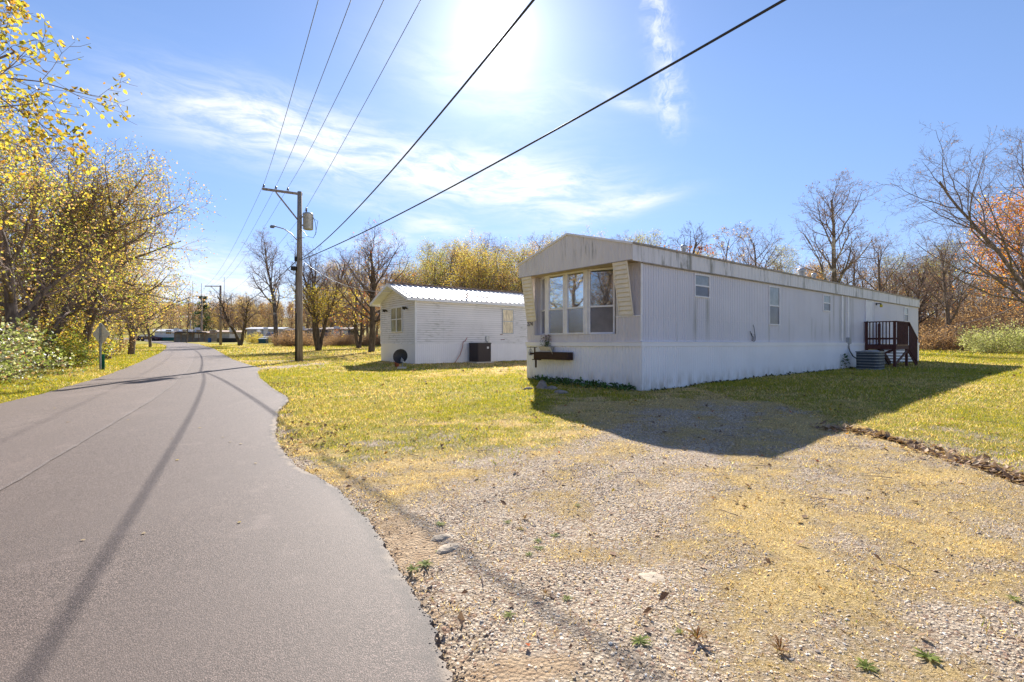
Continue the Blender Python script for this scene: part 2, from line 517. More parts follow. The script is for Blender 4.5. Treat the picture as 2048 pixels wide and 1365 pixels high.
M['leaf'] = mk_leaf('leaf', .6)
M['leaf_gloss'] = mk_leaf('waxy_leaf', .45, .38, .5)
M['weed'] = mk_leaf('weed_leaf', .45, .7, .15)
M['grass'] = mk_leaf('grass_blade', .5, .5, .3)
M['dead_leaf'] = mk_leaf('dry_leaf', .25, .7, .2)


def mk_stone():
    m, g = new_mat('gravel_stone')
    c = g.attr('col')
    g.out(g.bsdf(c, .95, 0, .08, g.bump(g.noise(g.pos(), 120, 3), .3, .003)))
    return m


M['stone'] = mk_stone()


def mk_ground():
    m, g = new_mat('lawn_gravel_and_soil')
    p = g.pos(); zx, zy, zz = g.sep(g.attr('zone'))      # gravel, green, bare dirt
    n0 = g.noise(p, .55, 5, .6); n1 = g.noise(p, 2.4, 6, .65); n2 = g.noise(p, 11, 5, .65); n3 = g.noise(p, 70, 4, .7)
    n4 = g.noise(p, 240, 3, .7)
    straw = g.mix(g.step(n3, .35, .65), (.36, .25, .11), (.78, .57, .26))
    straw = g.mix(g.step(n2, .50, .72) * .5, straw, (.42, .31, .09))
    straw = g.mix(g.step(n4, .60, .72) * .55, straw, (.14, .09, .05))
    straw = g.mix(g.step(n1, .55, .75) * .5, straw, (.46, .28, .15))
    green = g.mix(g.step(n3, .35, .65), (.16, .155, .022), (.45, .37, .05))
    green = g.mix(g.step(n4, .60, .72) * .45, green, (.09, .07, .03))
    green = g.mix(g.step(n1, .5, .72) * .55, green, (.50, .36, .11))
    green = g.mix(g.step(n0, .52, .70) * .45, green, (.20, .22, .03))
    vc = g.voro(p, 46, 'F1', True); vx, vy, vz = g.sep(vc)
    vd = g.voro(p, 46)
    grav = g.mix(vx, (.44, .34, .24), (.80, .67, .52))
    grav = g.mix(g.step(vy, .80, .9) * .7, grav, (.36, .20, .14))
    grav = g.mix(g.step(vd, .30, .62) * .45, grav, (.22, .15, .10))
    grav = g.mix(g.step(n2, .50, .74) * .5, grav, (.56, .41, .26))
    grav = g.mix(g.step(n4, .60, .70) * .5, grav, (.20, .14, .10))
    dirt = g.mix(g.step(n2, .3, .7), (.42, .29, .18), (.58, .43, .28))
    dirt = g.mix(g.step(n4, .62, .74) * .8, dirt, (.22, .17, .13))
    gm = g.step(zx + (n1 - .5) * .35 + (n2 - .5) * 1.0 + (n3 - .5) * .8, .22, .72)
    em = g.step(zy + (n1 - .5) * .4 + (n2 - .5) * .5 + (n3 - .5) * .4, .28, .74)
    c = g.mix(em, straw, green)
    c = g.mix(gm, c, grav)
    c = g.mix(g.step(zz + (n2 - .5) * .5, .4, .6), c, dirt)
    c = g.mix(g.step(g.noise(p, 5.0, 5, .7), .66, .74) * .5, c, (.13, .085, .05))
    h = n3 * .5 + n4 * .3 + g.m('SUBTRACT', 1.0, vd) * gm * .6
    g.out(g.bsdf(c, .95, 0, .15, g.bump(h, 1.0, .03)))
    return m


def mk_asphalt(name, k, tint):
    m, g = new_mat(name)
    p = g.pos()
    sp = g.noise(p, 190, 2, .7); big = g.noise(p, .45, 4); bl = g.noise(g.scalev(p, (1, .25, 1)), 1.6, 4); md = g.noise(p, 14, 4, .7)
    vd = g.voro(p, 165); vcx, vcy, vcz = g.sep(g.voro(p, 165, 'F1', True))
    a = tuple(c * .60 * k for c in tint); b = tuple(c * 2.15 * k for c in tint)
    c = g.mix(g.step(vcx, .05, .95), a, b)
    c = g.mix(g.step(vd, .30, .58) * .85, c, tuple(q * .22 * k for q in tint))
    c = g.mix(g.step(sp, .58, .72) * .5, c, tuple(c * 2.0 * k for c in tint))
    c = g.mix(g.step(md, .48, .70) * .45, c, tuple(c * .62 * k for c in tint))
    c = g.mix(g.step(big, .3, .7) * .35, c, tuple(c * .78 * k for c in tint))
    c = g.mix(g.step(bl, .55, .75) * .25, c, tuple(c * 1.25 * k for c in tint))
    c = g.mix(g.step(g.noise(p, 330, 1), .69, .75) * .5, c, tuple(c * 3 * k for c in tint))
    ny = g.sep(p)[1]; near_shade = g.step(ny + (big - .5) * 3.0, 8.5, 1.5)
    c = g.mix(near_shade * .55, c, g.mix(1.0, c, (.60, .54, .52), 'MULTIPLY'))  # self-shading of the backlit near road, painted into its colour
    pt = g.step(g.noise(g.scalev(p, (.55, .12, 1)), 1.0, 3), .50, .62)
    c = g.mix(pt * .34, c, tuple(q * .62 * k for q in tint))
    ed = g.sep(g.attr('edge'))[0]
    c = g.mix(g.step(ed + (md - .5) * .9 + (sp - .5) * .5, .55, .85) * .62, c, tuple(q * .30 * k for q in tint))
    c = g.mix(g.step(ed * .8 + (big - .5) * 1.2 + (g.noise(p, 6, 4) - .5) * .9, .62, .9) * .5, c, (.42, .32, .23))
    h = vd * -1.0 + sp * .4
    cl_ = g.step(g.noise(p, 26, 4, .75), .50, .72)
    c = g.mix(cl_ * .35, c, tuple(q * .50 * k for q in tint))
    wl = g.step(g.noise(p, 2.2, 5, .7), .55, .72)
    c = g.mix(wl * .22, c, tuple(q * 1.45 * k for q in tint))
    g.out(g.bsdf(c, .68, 0, .32, g.bump(h, .45, .003)))
    return m


M['ground'] = mk_ground()
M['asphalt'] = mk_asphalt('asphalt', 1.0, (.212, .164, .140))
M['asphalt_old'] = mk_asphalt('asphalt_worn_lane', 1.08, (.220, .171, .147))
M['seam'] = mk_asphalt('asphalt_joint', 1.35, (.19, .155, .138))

# ------------------------------------------------------------------ road edges (worked out from the photograph, as ground points)
LE = np.array([(4, -22), (-2.0, -6), (-5.7, 1.5)] + [at(*p) for p in ((0, 810), (78, 791), (140, 774), (205, 755), (250, 738), (287, 722), (318, 708), (331, 699), (333, 692), (320, 687.5), (300, 684.5), (279, 681.5))] + [(-130, 150)])
RE = np.array([(6, -22), (1.7, -4), (.35, .6)] + [at(*p) for p in ((900, 1365), (850, 1230), (790, 1130), (740, 1050), (680, 985), (640, 960), (600, 940), (565, 905), (551, 870), (556, 825), (578, 803), (574, 795), (545, 778), (520, 757), (516, 745), (524, 738), (505, 733), (488, 727), (466, 720), (428, 698), (398, 689), (365, 685.2), (340, 683))] + [(-118, 150)])
SE = np.array([(0.6, -22), (-1.5, -4), (-3.6, 1.0)] + [at(*p) for p in ((0, 985), (100, 925), (200, 865), (300, 805), (345, 772), (372, 745), (384, 725), (388, 706), (386, 697), (375, 689), (350, 685.2), (330, 683.5))] + [(-124, 150)])


def edge(E, y):
    o = np.argsort(E[:, 1]); return np.interp(y, E[o, 1], E[o, 0])


def wob(y, f, s):
    return np.sin(y * f + s) * .5 + np.sin(y * f * 2.7 + s * 3) * .3 + np.sin(y * f * 6.1 + s * 7) * .2


def Lx(y): return edge(LE, y) + .05 * wob(y, 2.2, 1)
def Rx(y): return edge(RE, y) + (.012 * wob(y, 5.0, 2) + .012 * wob(y, 17.0, 4) + .008 * wob(y, 41.0, 5)) * np.clip(10 / np.maximum(y, 1), .4, 1)
def Sx(y): return edge(SE, y)
def on_road(x, y, pad=0): return (x > Lx(y) - pad) & (x < Rx(y) + pad)


# ------------------------------------------------------------------ ground sheet
def seg_dist(x, y, a, b):
    a, b = np.array(a, float), np.array(b, float); d = b - a
    t = np.clip(((x - a[0]) * d[0] + (y - a[1]) * d[1]) / (d @ d), 0, 1)
    return np.hypot(x - a[0] - d[0] * t, y - a[1] - d[1] * t)


DRIFT = np.array([at(*p) for p in ((1640, 855), (1740, 866), (1800, 884), (1860, 902), (1930, 925), (2000, 948), (2090, 975), (2300, 1030))])


def vnoise(x, y, s, seed=0):
    """Smooth value noise for patches."""
    r_ = np.random.default_rng(seed); T_ = r_.random((64, 64))
    u, v = x * s, y * s; i, j = np.floor(u).astype(int), np.floor(v).astype(int); fu, fv = sstep(u - i), sstep(v - j)
    q = lambda a, b: T_[a % 64, b % 64]
    return (q(i, j) * (1 - fu) + q(i + 1, j) * fu) * (1 - fv) + (q(i, j + 1) * (1 - fu) + q(i + 1, j + 1) * fu) * fv


PD = [at(*p) for p in ((520, 738), (640, 728), (480, 722.5), (585, 722), (770, 1050), (815, 1105), (985, 1340), (1120, 1335), (760, 1040), (905, 1360))]


def zones(x, y):
    rx = Rx(y)
    grav = np.maximum(sstep((4.1 - y) / 2.4) * .70, sstep((2.4 - seg_dist(x, y, (-.4, 2.6), (1.0, 5.4))) / 2.0) * .74)
    grav = np.maximum(grav, sstep((2.3 - seg_dist(x, y, (1.0, 5.4), (3.0, 8.2))) / 2.1) * .52)
    grav = np.maximum(grav, sstep((1.6 - seg_dist(x, y, (2.6, 8.0), (4.6, 9.6))) / 1.4) * .60)
    grav = grav - .26 * sstep((x - 1.3) / 2.2) * sstep((y - 2.7) / 2.0) * sstep((8 - y) / 2.5)
    grav = np.maximum(grav, .40 * sstep((9.5 - y) / 4) * sstep((x + 3.5) / 3))
    grav = np.maximum(grav, .58 * sstep((.45 - np.abs(x - rx)) / .4) * (y < 9))
    nz = .38 * (vnoise(x, y, .75, 31) - .5) + .62 * (vnoise(x, y, 2.1, 32) - .5) + .55 * (vnoise(x * .8, y * 1.3, 4.7, 33) - .5)
    grav = np.where(y < 13, grav + nz * sstep(grav / .15) * 1.0, grav)
    for off_ in (-.8, .8):
        tr_ = sstep((.34 - np.abs(seg_dist(x, y, (-1.2 + off_, 1.5), (3.6 + off_, 9.5)))) / .3)
        grav = grav + .22 * tr_ * (y < 10)
    dy = np.interp(x, DRIFT[:, 0], DRIFT[:, 1])
    green = np.maximum(sstep((y - 6.5) / 6.5) * .66, sstep((y - 4.6) / 2.6) * .78 * sstep((2.2 - x) / 2.4))
    green = np.maximum(green, .8 * sstep((1.3 - np.abs(x - rx - .8)) / 1.2) * sstep((y - 5.0) / 1.6))
    green = np.maximum(green, .92 * (x > DRIFT[0, 0]) * (y > dy) * sstep((y - dy) / .9))
    green = np.where((x > 1.2) & (x < 5.5) & (y > 6) & (y < 10.5), green * .5, green)
    green = np.maximum(green, .95 * (x < Lx(y) + .5))
    green = np.maximum(green, .66 * sstep((y - 13) / 5))
    green = green + 1.1 * nz * (1 - .6 * sstep((green - .7) / .3)) + .5 * (vnoise(x, y, .22, 35) - .5) * (y > 8)
    # worn turn-in beside the pole, far gravel drives
    grav = np.maximum(grav, .9 * sstep((1.1 - seg_dist(x, y, PD[0], PD[1])) / .8))
    grav = np.maximum(grav, .8 * sstep((1.2 - seg_dist(x, y, PD[2], PD[3])) / .9))
    dirt = .9 * sstep((.42 - seg_dist(x, y, PD[4], PD[5])) / .35)
    dirt = np.maximum(dirt, .75 * sstep((.24 - seg_dist(x, y, PD[6], PD[7])) / .22))
    dirt = np.maximum(dirt, .6 * sstep((.26 - seg_dist(x, y, PD[8], PD[9])) / .25)) + .9 * nz * (dirt > .02)
    return np.clip(grav, 0, 1), np.clip(green, 0, 1), np.clip(dirt, 0, 1)


def lin_geo(a, near, far, n_near, n_far):
    c = np.linspace(-near, near, n_near)
    s = np.geomspace(near, far, n_far)[1:]
    return np.concatenate([-s[::-1], c, s]) + a


gx = lin_geo(0, 14, 1500, 170, 70)
gy = np.concatenate([-np.geomspace(2, 400, 25)[::-1], np.linspace(-1.8, 16, 150), np.geomspace(16.2, 2200, 130)])
XX, YY = np.meshgrid(gx, gy)
ZZ = gz(XX, YY)
near = np.clip(1 - np.hypot(XX, YY - 6) / 40, 0, 1)
ZZ = ZZ + near * .018 * (np.sin(XX * 1.7 + 1) * np.sin(YY * 1.3) + .6 * np.sin(XX * 3.9 + YY * 2.3) + .4 * np.sin(XX * 7.1 - YY * 6.3))
ZZ = np.where((XX > Lx(YY) - .25) & (XX < Rx(YY) + .12), gz(XX, YY) - .035, ZZ)
gr, gn, dr = zones(XX, YY)
nyy, nxx = XX.shape
idx = np.arange(nyy * nxx).reshape(nyy, nxx)
Q = np.stack([idx[:-1, :-1], idx[:-1, 1:], idx[1:, 1:], idx[1:, :-1]], -1).reshape(-1, 4)
me = np_mesh('ground', np.stack([XX, YY, ZZ], -1).reshape(-1, 3), quads=Q, mats=[M['ground']], color=np.stack([gr, gn, dr], -1).reshape(-1, 3), cname='zone', smooth=True)
tag(link('ground', me), kind='structure')

ys = np.concatenate([np.linspace(-22, 1, 40), np.linspace(1.05, 12, 330), np.geomspace(12.05, 150, 220)])


def strip(name, fa, fb, mat, lift, nx=6, sk=True, edge_=False):
    rows = []; cols = []; rj = np.random.default_rng(17)
    for yv in ys:
        a, b = float(fa(yv)), float(fb(yv))
        if edge_:
            b += float(rj.normal(0, .005)) * (yv < 14)
            xs = np.concatenate([np.linspace(a, b - .5, nx - 5), b - np.array([.30, .16, .08, .03, 0])])
            cols.append(np.concatenate([[0], np.clip(1 - (b - xs) / .30, 0, 1), [1]]))
        else: xs = np.linspace(a, b, nx)
        zs = gz(xs, np.full(nx, yv)) + lift
        P = [(xs[i], yv, zs[i]) for i in range(nx)]
        if sk: P = [(a - .03, yv, zs[0] - .12)] + P + [(b + .03, yv, zs[-1] - .12)]
        rows.append(P)
    n = len(rows[0]); Vv = np.array(rows).reshape(-1, 3)
    ii = np.arange(len(rows) * n).reshape(len(rows), n)
    Qq = np.stack([ii[:-1, :-1], ii[:-1, 1:], ii[1:, 1:], ii[1:, :-1]], -1).reshape(-1, 4)
    cc = np.repeat(np.array(cols).reshape(-1, 1), 3, 1) if edge_ else None
    return link(name, np_mesh(name, Vv, quads=Qq, mats=[mat], color=cc, cname='edge'))


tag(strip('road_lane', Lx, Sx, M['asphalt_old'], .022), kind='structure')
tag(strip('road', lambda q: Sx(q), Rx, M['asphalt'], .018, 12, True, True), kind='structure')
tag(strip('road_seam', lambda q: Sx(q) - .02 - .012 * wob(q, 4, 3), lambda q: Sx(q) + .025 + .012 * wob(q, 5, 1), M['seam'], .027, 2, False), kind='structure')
GROUND_OFF = -.01

# ------------------------------------------------------------------ white mobile home in front
HA = math.atan2(15.31, 19.39)
HC = np.array([3.16, 12.2])
HG = .28


def h2w(a, b):
    c, s = math.cos(HA), math.sin(HA)
    return HC[0] + a * c - b * s, HC[1] + a * s + b * c


home = thing('mobile_home', (HC[0], HC[1], HG), HA, 'long white mobile home with streaked siding and bay window facing the gravel drive', 'mobile home')
HL, HW = 24.4, 4.3
off = (0, 0, -HG)


def hp(mb, name, mat, parent=home, **k): return mb.build(name, mat, parent, off if parent is home else (0, 0, 0), **k)


wall = MB().ribs((0, 0), (HL, 0), 1.43, 3.46, .105, .012, (0, -1))
wall.ribs((HL, 0), (HL, HW), 1.43, 3.46, .105, .012, (1, 0)); wall.ribs((HL, HW), (0, HW), 1.43, 3.46, .105, .012, (0, 1))
hp(wall, 'side_wall', M['home_side'])
hp(MB().box((.3, -.006, 2.072), (15.6, .0, 2.082)), 'wall_seam', M['home_side'])
fw = MB()
fw.ribs((-.004, 4.32), (-.004, -.02), 1.43, 1.66, .105, .010, (-1, 0))                     # below the bay
fw.ribs((-.004, .775), (-.004, -.02), 1.66, 2.08, .105, .010, (-1, 0)); fw.ribs((-.004, 4.32), (-.004, 4.0), 1.66, 2.10, .105, .010, (-1, 0))
fw.ribs((.07, .78), (.07, -.0), 2.08, 3.43, .09, .010, (-1, 0)); fw.ribs((.07, 4.3), (.07, 3.95), 2.1, 3.43, .09, .010, (-1, 0))
fw.ribs((.30, 1.04), (.07, .78), 1.66, 3.43, .09, .006, (-.75, .66)); fw.ribs((.07, 3.95), (.30, 4.02), 1.66, 3.43, .09, .006, (-.75, -.66))
fw.box((0, -.005, 2.075), (.075, .775, 2.08)); fw.box((0, 4.0, 2.095), (.075, 4.3, 2.1)); fw.box((-.004, .775, 1.655), (.3, 4.0, 1.66))
hp(fw, 'front_wall', M['home_wall'])
hp(MB().box((-.022, -.03, 2.08), (.012, .775, 2.105)), 'ledge', M['trim_white']); hp(MB().box((-.022, 4.0, 2.10), (.012, 4.33, 2.125)), 'ledge', M['trim_white'])
fw2 = MB().box((0, 3.975, 1.66), (.31, 3.995, 3.43))
hp(fw2, 'bay_return', M['home_wall'])
tr = MB().box((-.012, -.022, 2.106), (.05, .004, 3.43)).box((-.014, -.024, 1.47), (.03, .006, 2.078))
hp(tr, 'corner_trim', M['trim_white'])
hp(MB().box((-.045, -.055, 1.335), (HL + .05, .02, 1.435)).box((-.045, .02, 1.335), (.02, 4.36, 1.435)).box((-.06, -.07, 1.435), (HL + .06, .02, 1.45)).box((-.06, .02, 1.435), (.02, 4.37, 1.45)), 'belt_trim', M['home_skirt'])
sk = MB().ribs((-.004, 4.345), (-.004, -.035), -.05, 1.335, .098, .014, (-1, 0), .22)
sk.ribs((-.004, -.035), (HL, -.035), -.05, 1.335, .098, .014, (0, -1), .22)
sk.ribs((HL, -.035), (HL, 4.345), -.05, 1.335, .2, .014, (1, 0)); sk.ribs((HL, 4.345), (0, 4.345), -.05, 1.335, .2, .014, (0, 1))
hp(sk, 'skirting', M['home_skirt'])
# roof
RH, EH, PKb = 4.44, 3.84, 2.16


def roof_z(b): return EH + (RH - EH) * (1 - abs(b - PKb) / (PKb + .02))


ff = MB()
ff.ribs((-.38, 4.29), (-.38, -.05), 3.43, lambda t: roof_z(4.29 - 4.34 * t) - .02, .105, .010, (-1, 0))
ff.box((-.375, .0, 3.43), (-.36, 4.29, 3.455)); ff.ribs((0, 4.29), (-.38, 4.29), 3.43, 3.82, .19, .006, (0, 1))
hp(ff, 'front_fascia', M['home_fascia'])
sf = MB().ribs((-.385, -.055), (HL + .02, -.055), 3.40, 3.80, .21, .008, (0, -1), .12)
sf.ribs((HL + .02, -.055), (HL + .02, 4.33), 3.40, 3.80, .21, .008, (1, 0), .12)
sf.ribs((HL + .02, 4.33), (0, 4.33), 3.40, 3.80, .21, .008, (0, 1), .12)
hp(sf, 'side_fascia', M['home_fascia_side'])
hp(MB().box((-.01, -.075, 3.375), (HL + .04, -.0, 3.402)).box((-.39, -.012, 3.415), (-.372, 4.3, 3.432)), 'drip_rail', M['roof_trim'])
hp(MB().box((-.372, .004, 3.436), (.32, 4.28, 3.45)), 'soffit', M['soffit'])
rf = MB()
for b0, b1 in ((-.06, PKb), (4.37, PKb)):
    z0 = EH - .01
    rf.add([(-.40, b0, z0), (HL + .05, b0, z0), (HL + .05, b1, RH), (-.40, b1, RH), (-.40, b0, z0 - .02), (HL + .05, b0, z0 - .02), (HL + .05, b1, RH - .02), (-.40, b1, RH - .02)],
           [(0, 1, 2, 3), (4, 7, 6, 5), (0, 4, 5, 1), (0, 3, 7, 4), (1, 5, 6, 2)])
hp(rf, 'roof', M['roof_sheet'])
rt = MB().bar((-.395, -.065, EH - .03), (-.395, PKb, RH - .025), .035, .05).bar((-.395, PKb, RH - .025), (-.395, 4.36, EH - .03), .035, .05)
hp(rt, 'rake_trim', M['trim_white'])
et = MB().box((-.4, -.085, EH - .045), (HL + .06, -.055, EH + .004))
hp(et, 'eave_trim', M['roof_trim'])
# roof vents
for a, hgt, rad in ((3.0, .26, .09), (11.2, .34, .16), (12.4, .26, .10)):
    vz = roof_z(.75)
    hp(MB().lathe([(rad * .7, -.05), (rad * .7, hgt * .6), (rad, hgt * .62), (rad, hgt * .85), (rad * .5, hgt), (0, hgt)], 12, (a, .75, vz)), 'roof_vent', M['grey_metal'])


def window(home_, o, a0, a1, z0, z1, mid, up, low, fm, out=-1, name='window', w=.035, plane='side', b=0):
    """Double-hung window: a frame with a meeting rail (part), its two panes (sub-parts). For the side wall (outward -b) or the front (outward -a)."""
    def P(s, dd, z): return (s, b - dd, z) if plane == 'side' else (b - dd, s, z)
    def bx(m, s0, s1, d0, d1, za, zb): return m.box(P(s0, d0, za), P(s1, d1, zb))
    m = MB()
    bx(m, a0, a0 + w, -.01, .034, z0, z1); bx(m, a1 - w, a1, -.01, .034, z0, z1)
    bx(m, a0 + w, a1 - w, -.01, .034, z1 - w, z1); bx(m, a0 + w, a1 - w, -.01, .034, z0, z0 + w)
    bx(m, a0 + w, a1 - w, -.01, .028, mid - .02, mid + .02)
    f = m.build(name, fm, home_, o)
    bx(MB(), a0 + w, a1 - w, .004, .016, mid + .02, z1 - w).build('pane', up, f)
    bx(MB(), a0 + w, a1 - w, .0, .010, z0 + w, mid - .02).build('pane', low, f)
    return f


for a0, a1, z0, z1 in ((2.33, 3.10, 2.69, 3.33), (6.72, 7.49, 2.02, 3.31), (11.19, 11.93, 2.66, 3.30), (21.7, 22.4, 2.55, 3.29)):
    window(home, off, a0, a1, z0, z1, (z0 + z1) / 2, M['glass_side'], M['glass_dim'], M['trim_white'])


def bay_pane(p, q, name='bay_window'):
    """A tall two-sash pane between plan points p and q (a, b)."""
    p, q = Vector((p[0], p[1], 0)), Vector((q[0], q[1], 0)); dv = (q - p).normalized(); L = (q - p).length
    n = Vector((dv.y, -dv.x, 0))
    if n.x > 0: n = -n
    z0, z1, mid, w = 1.665, 3.43, 2.41, .045

    def bx(m, s0, s1, d0, d1, za, zb):
        c = []
        for zz in (za, zb):
            for s_, d_ in ((s0, d0), (s1, d0), (s1, d1), (s0, d1)): c.append(p + dv * s_ + n * d_ + Vector((0, 0, zz)))
        return m.add(c, [(0, 3, 2, 1), (4, 5, 6, 7), (0, 1, 5, 4), (1, 2, 6, 5), (2, 3, 7, 6), (3, 0, 4, 7)])
    m = MB()
    bx(m, 0, w, -.03, .02, z0, z1); bx(m, L - w, L, -.03, .02, z0, z1); bx(m, w, L - w, -.03, .02, z1 - w, z1); bx(m, w, L - w, -.03, .02, z0, z0 + w); bx(m, w, L - w, -.03, .014, mid - .022, mid + .022)
    f = m.build(name, M['trim_white'], home, off)
    bx(MB(), w, L - w, -.022, -.012, mid + .022, z1 - w).build('pane', M['glass'], f)
    bx(MB(), w, L - w, -.028, -.018, z0 + w, mid - .022).build('pane', M['glass_dim'], f)


bay_pane((-.008, 2.58), (-.008, 1.86)); bay_pane((-.008, 3.36), (-.008, 2.66)); bay_pane((.015, 1.74), (.27, 1.04)); bay_pane((.26, 3.98), (.015, 3.48))
for b0, b1 in ((1.752, 1.857), (2.583, 2.657), (3.363, 3.47)): hp(MB().box((-.02, b0, 1.662), (.03, b1, 3.432)), 'bay_post', M['trim_white'])
# slanting louvre panels under the overhang
for tb, bb in (((.15, .57), (.21, .63)), ((3.74, 4.15), (3.88, 4.29))):
    pn = MB(); zt, zb, at_, ab = 3.435, 2.12, -.365, -.03

    def fp(t, s, dep=0):
        b = (tb[0] + (tb[1] - tb[0]) * s) * t + (bb[0] + (bb[1] - bb[0]) * s) * (1 - t)
        return (ab + (at_ - ab) * t - dep, b, zb + (zt - zb) * t)
    pn.bar(fp(0, 0), fp(1, 0), .03, .03); pn.bar(fp(0, 1), fp(1, 1), .03, .03); pn.bar(fp(.0, .04), fp(.0, .96), .03, .02); pn.bar(fp(.985, .04), fp(.985, .96), .03, .02)
    q = [fp(0, 0, -.012), fp(0, 1, -.012), fp(1, 1, -.012), fp(1, 0, -.012)]
    pn.add(q, [(0, 1, 2, 3)])
    lp = hp(pn, 'louvre_panel', M['louvre'])
    for i in range(12):
        t0, t1 = (i + .15) / 12, (i + .97) / 12
        A, B_, C_, D = fp(t0, .05, .022), fp(t0, .95, .022), fp(t1, .95, -.004), fp(t1, .05, -.004)
        A2, B2 = fp(t0, .05, .004), fp(t0, .95, .004)
        MB().add([A, B_, C_, D, A2, B2], [(0, 1, 2, 3), (4, 5, 1, 0)]).build('slat', M['louvre'], lp)
# door behind the landing, lamp, boxes and cables on the side
dm = MB().box((15.95, -.03, 1.46), (16.85, .0, 3.30)); dd = hp(dm, 'door', M['door_white'])
MB().box((15.9, -.045, 1.45), (15.945, -.0, 3.345)).box((16.855, -.045, 1.45), (16.9, 0, 3.345)).box((15.945, -.045, 3.305), (16.855, 0, 3.345)).build('frame', M['trim_white'], dd)
MB().tube([(16.02, -.03, 2.4), (16.02, -.075, 2.4), (16.02, -.09, 2.4)], [.012, .014, .028], 8).build('knob', M['grey_metal'], dd)
lm = MB().box((17.35, -.03, 3.18), (17.45, 0, 3.28)); lm.tube([(17.4, -.03, 3.24), (17.4, -.14, 3.25), (17.4, -.2, 3.2)], [.02, .02, .045], 8)
ll = hp(lm, 'wall_lamp', M['dark_metal'])
MB().lathe([(.0, -.10), (.05, -.09), (.06, 0), (.045, .03)], 10, (17.4, -.2, 3.17)).build('bulb_glass', M['lens'], ll)
mb = MB().box((13.65, -.12, 1.40), (13.88, -.0, 1.66)).tube([(13.76, -.06, 1.40), (13.76, -.06, 1.22)], .035, 8)
hp(mb, 'meter_box', M['grey_metal'])
for b0, b1 in ((13.1, 13.22), (13.75, 13.87)):
    hp(MB().box((b0, -.032, 1.5), (b1, .0, 3.38)), 'batten', M['trim_white'])
cb = MB()
for k, (da, hz) in enumerate(((5.42, 1.80), (5.50, 1.74), (5.62, 2.0))):
    cb.tube([(da, -.03, hz), (da + .02, -.05, hz - .10), (da + .08, -.06, 1.62), (da + .09, -.05, 1.5)], .009, 5)
cb.tube([(5.48, -.06, 1.5), (5.56, -.09, 1.47), (5.68, -.06, 1.54), (5.64, -.05, 1.7)], .008, 5)
hp(cb, 'loose_cable', M['cable'])
fc = bpy.data.curves.new('house_number', 'FONT'); fc.body = '274'; fc.size = .175; fc.extrude = .004; fc.space_character = 1.05
fo = bpy.data.objects.new('house_number', fc); COL.objects.link(fo); fo.parent = home
fo.matrix_local = Matrix.Translation((-.022, 4.31, 1.955 - HG)) @ Matrix(((0, 0, -1, 0), (-1, 0, 0, 0), (0, 1, 0, 0), (0, 0, 0, 1)))
fc.materials.append(M['number'])
bpy.context.view_layer.update()
nme = bpy.data.meshes.new_from_object(fo.evaluated_get(bpy.context.evaluated_depsgraph_get())); nme.materials.clear(); nme.materials.append(M['number'])
nm_ = fo.matrix_local.copy(); bpy.data.objects.remove(fo); fo = link('house_number', nme, home); fo.matrix_local = nm_; fo['kind'] = 'stuff'

# planter on the skirting
plx = h2w(-.02, 3.0)
planter = thing('planter_box', (plx[0], plx[1], .95), HA, 'dark brown wooden planter box hung on the white skirting below the bay window', 'planter')
pb = MB().box((-.24, -.72, -.01), (-.02, .72, .02)).box((-.24, -.72, .02), (-.21, .72, .21)).box((-.05, -.72, .02), (-.02, .72, .21)).box((-.21, -.72, .02), (-.05, -.69, .21)).box((-.21, .69, .02), (-.05, .72, .21))
pb.build('box', M['planter_wood'], planter, bevel=.004)
MB().box((-.19, -.67, .10), (-.07, .67, .16)).build('soil', M['bark_dark'], planter)
MB().box((-.25, .61, -.26), (-.21, .65, -.036)).box((-.27, .45, -.035), (-.17, .76, -.012)).build('bracket', M['planter_wood'], planter)
MB().box((-.30, .722, .13), (-.22, .84, .18)).box((-.275, .63, .212), (-.245, .66, .335)).box((-.28, .56, .336), (-.24, 1.0, .354)).build('hook_arm', M['planter_wood'], planter)
lan = thing('lantern', (*h2w(-.26, 3.86), 1.05), HA, 'small wire lantern hanging from the wooden arm over the planter', 'lantern')
lb = MB()
for k in range(6):
    w = k * math.pi / 3; lb.tube([(.05 * math.cos(w), .05 * math.sin(w), .0), (.065 * math.cos(w), .065 * math.sin(w), .09), (.02 * math.cos(w), .02 * math.sin(w), .2)], .006, 5)
lb.lathe([(.06, 0), (.06, .015), (0, .015)], 10).tube([(0, 0, .19), (0, 0, .265)], .006, 5)
lb.build('cage', M['grey_metal'], lan)
MB().lathe([(0, .016), (.03, .016), (.035, .09), (.02, .12), (0, .12)], 10).build('glass_jar', M['glass_side'], lan)
pot = thing('flower_pot', (*h2w(-.14, 3.28), 1.162), HA, 'pale bowl of mauve and green flowers with a drooping ribbon on the planter', 'flower pot')
MB().box((-.07, -.20, 0), (.07, .22, .02)).add([(-.06, -.19, .02), (.06, -.19, .02), (.06, .19, .02), (-.06, .19, .02), (-.10, -.24, .15), (.10, -.24, .15), (.10, .24, .15), (-.10, .24, .15)], [(0, 1, 5, 4), (1, 2, 6, 5), (2, 3, 7, 6), (3, 0, 4, 7), (4, 5, 6, 7)]).build('bowl', M['conc'], pot)
r_ = random.Random(4)
fl, st = MB(), MB()
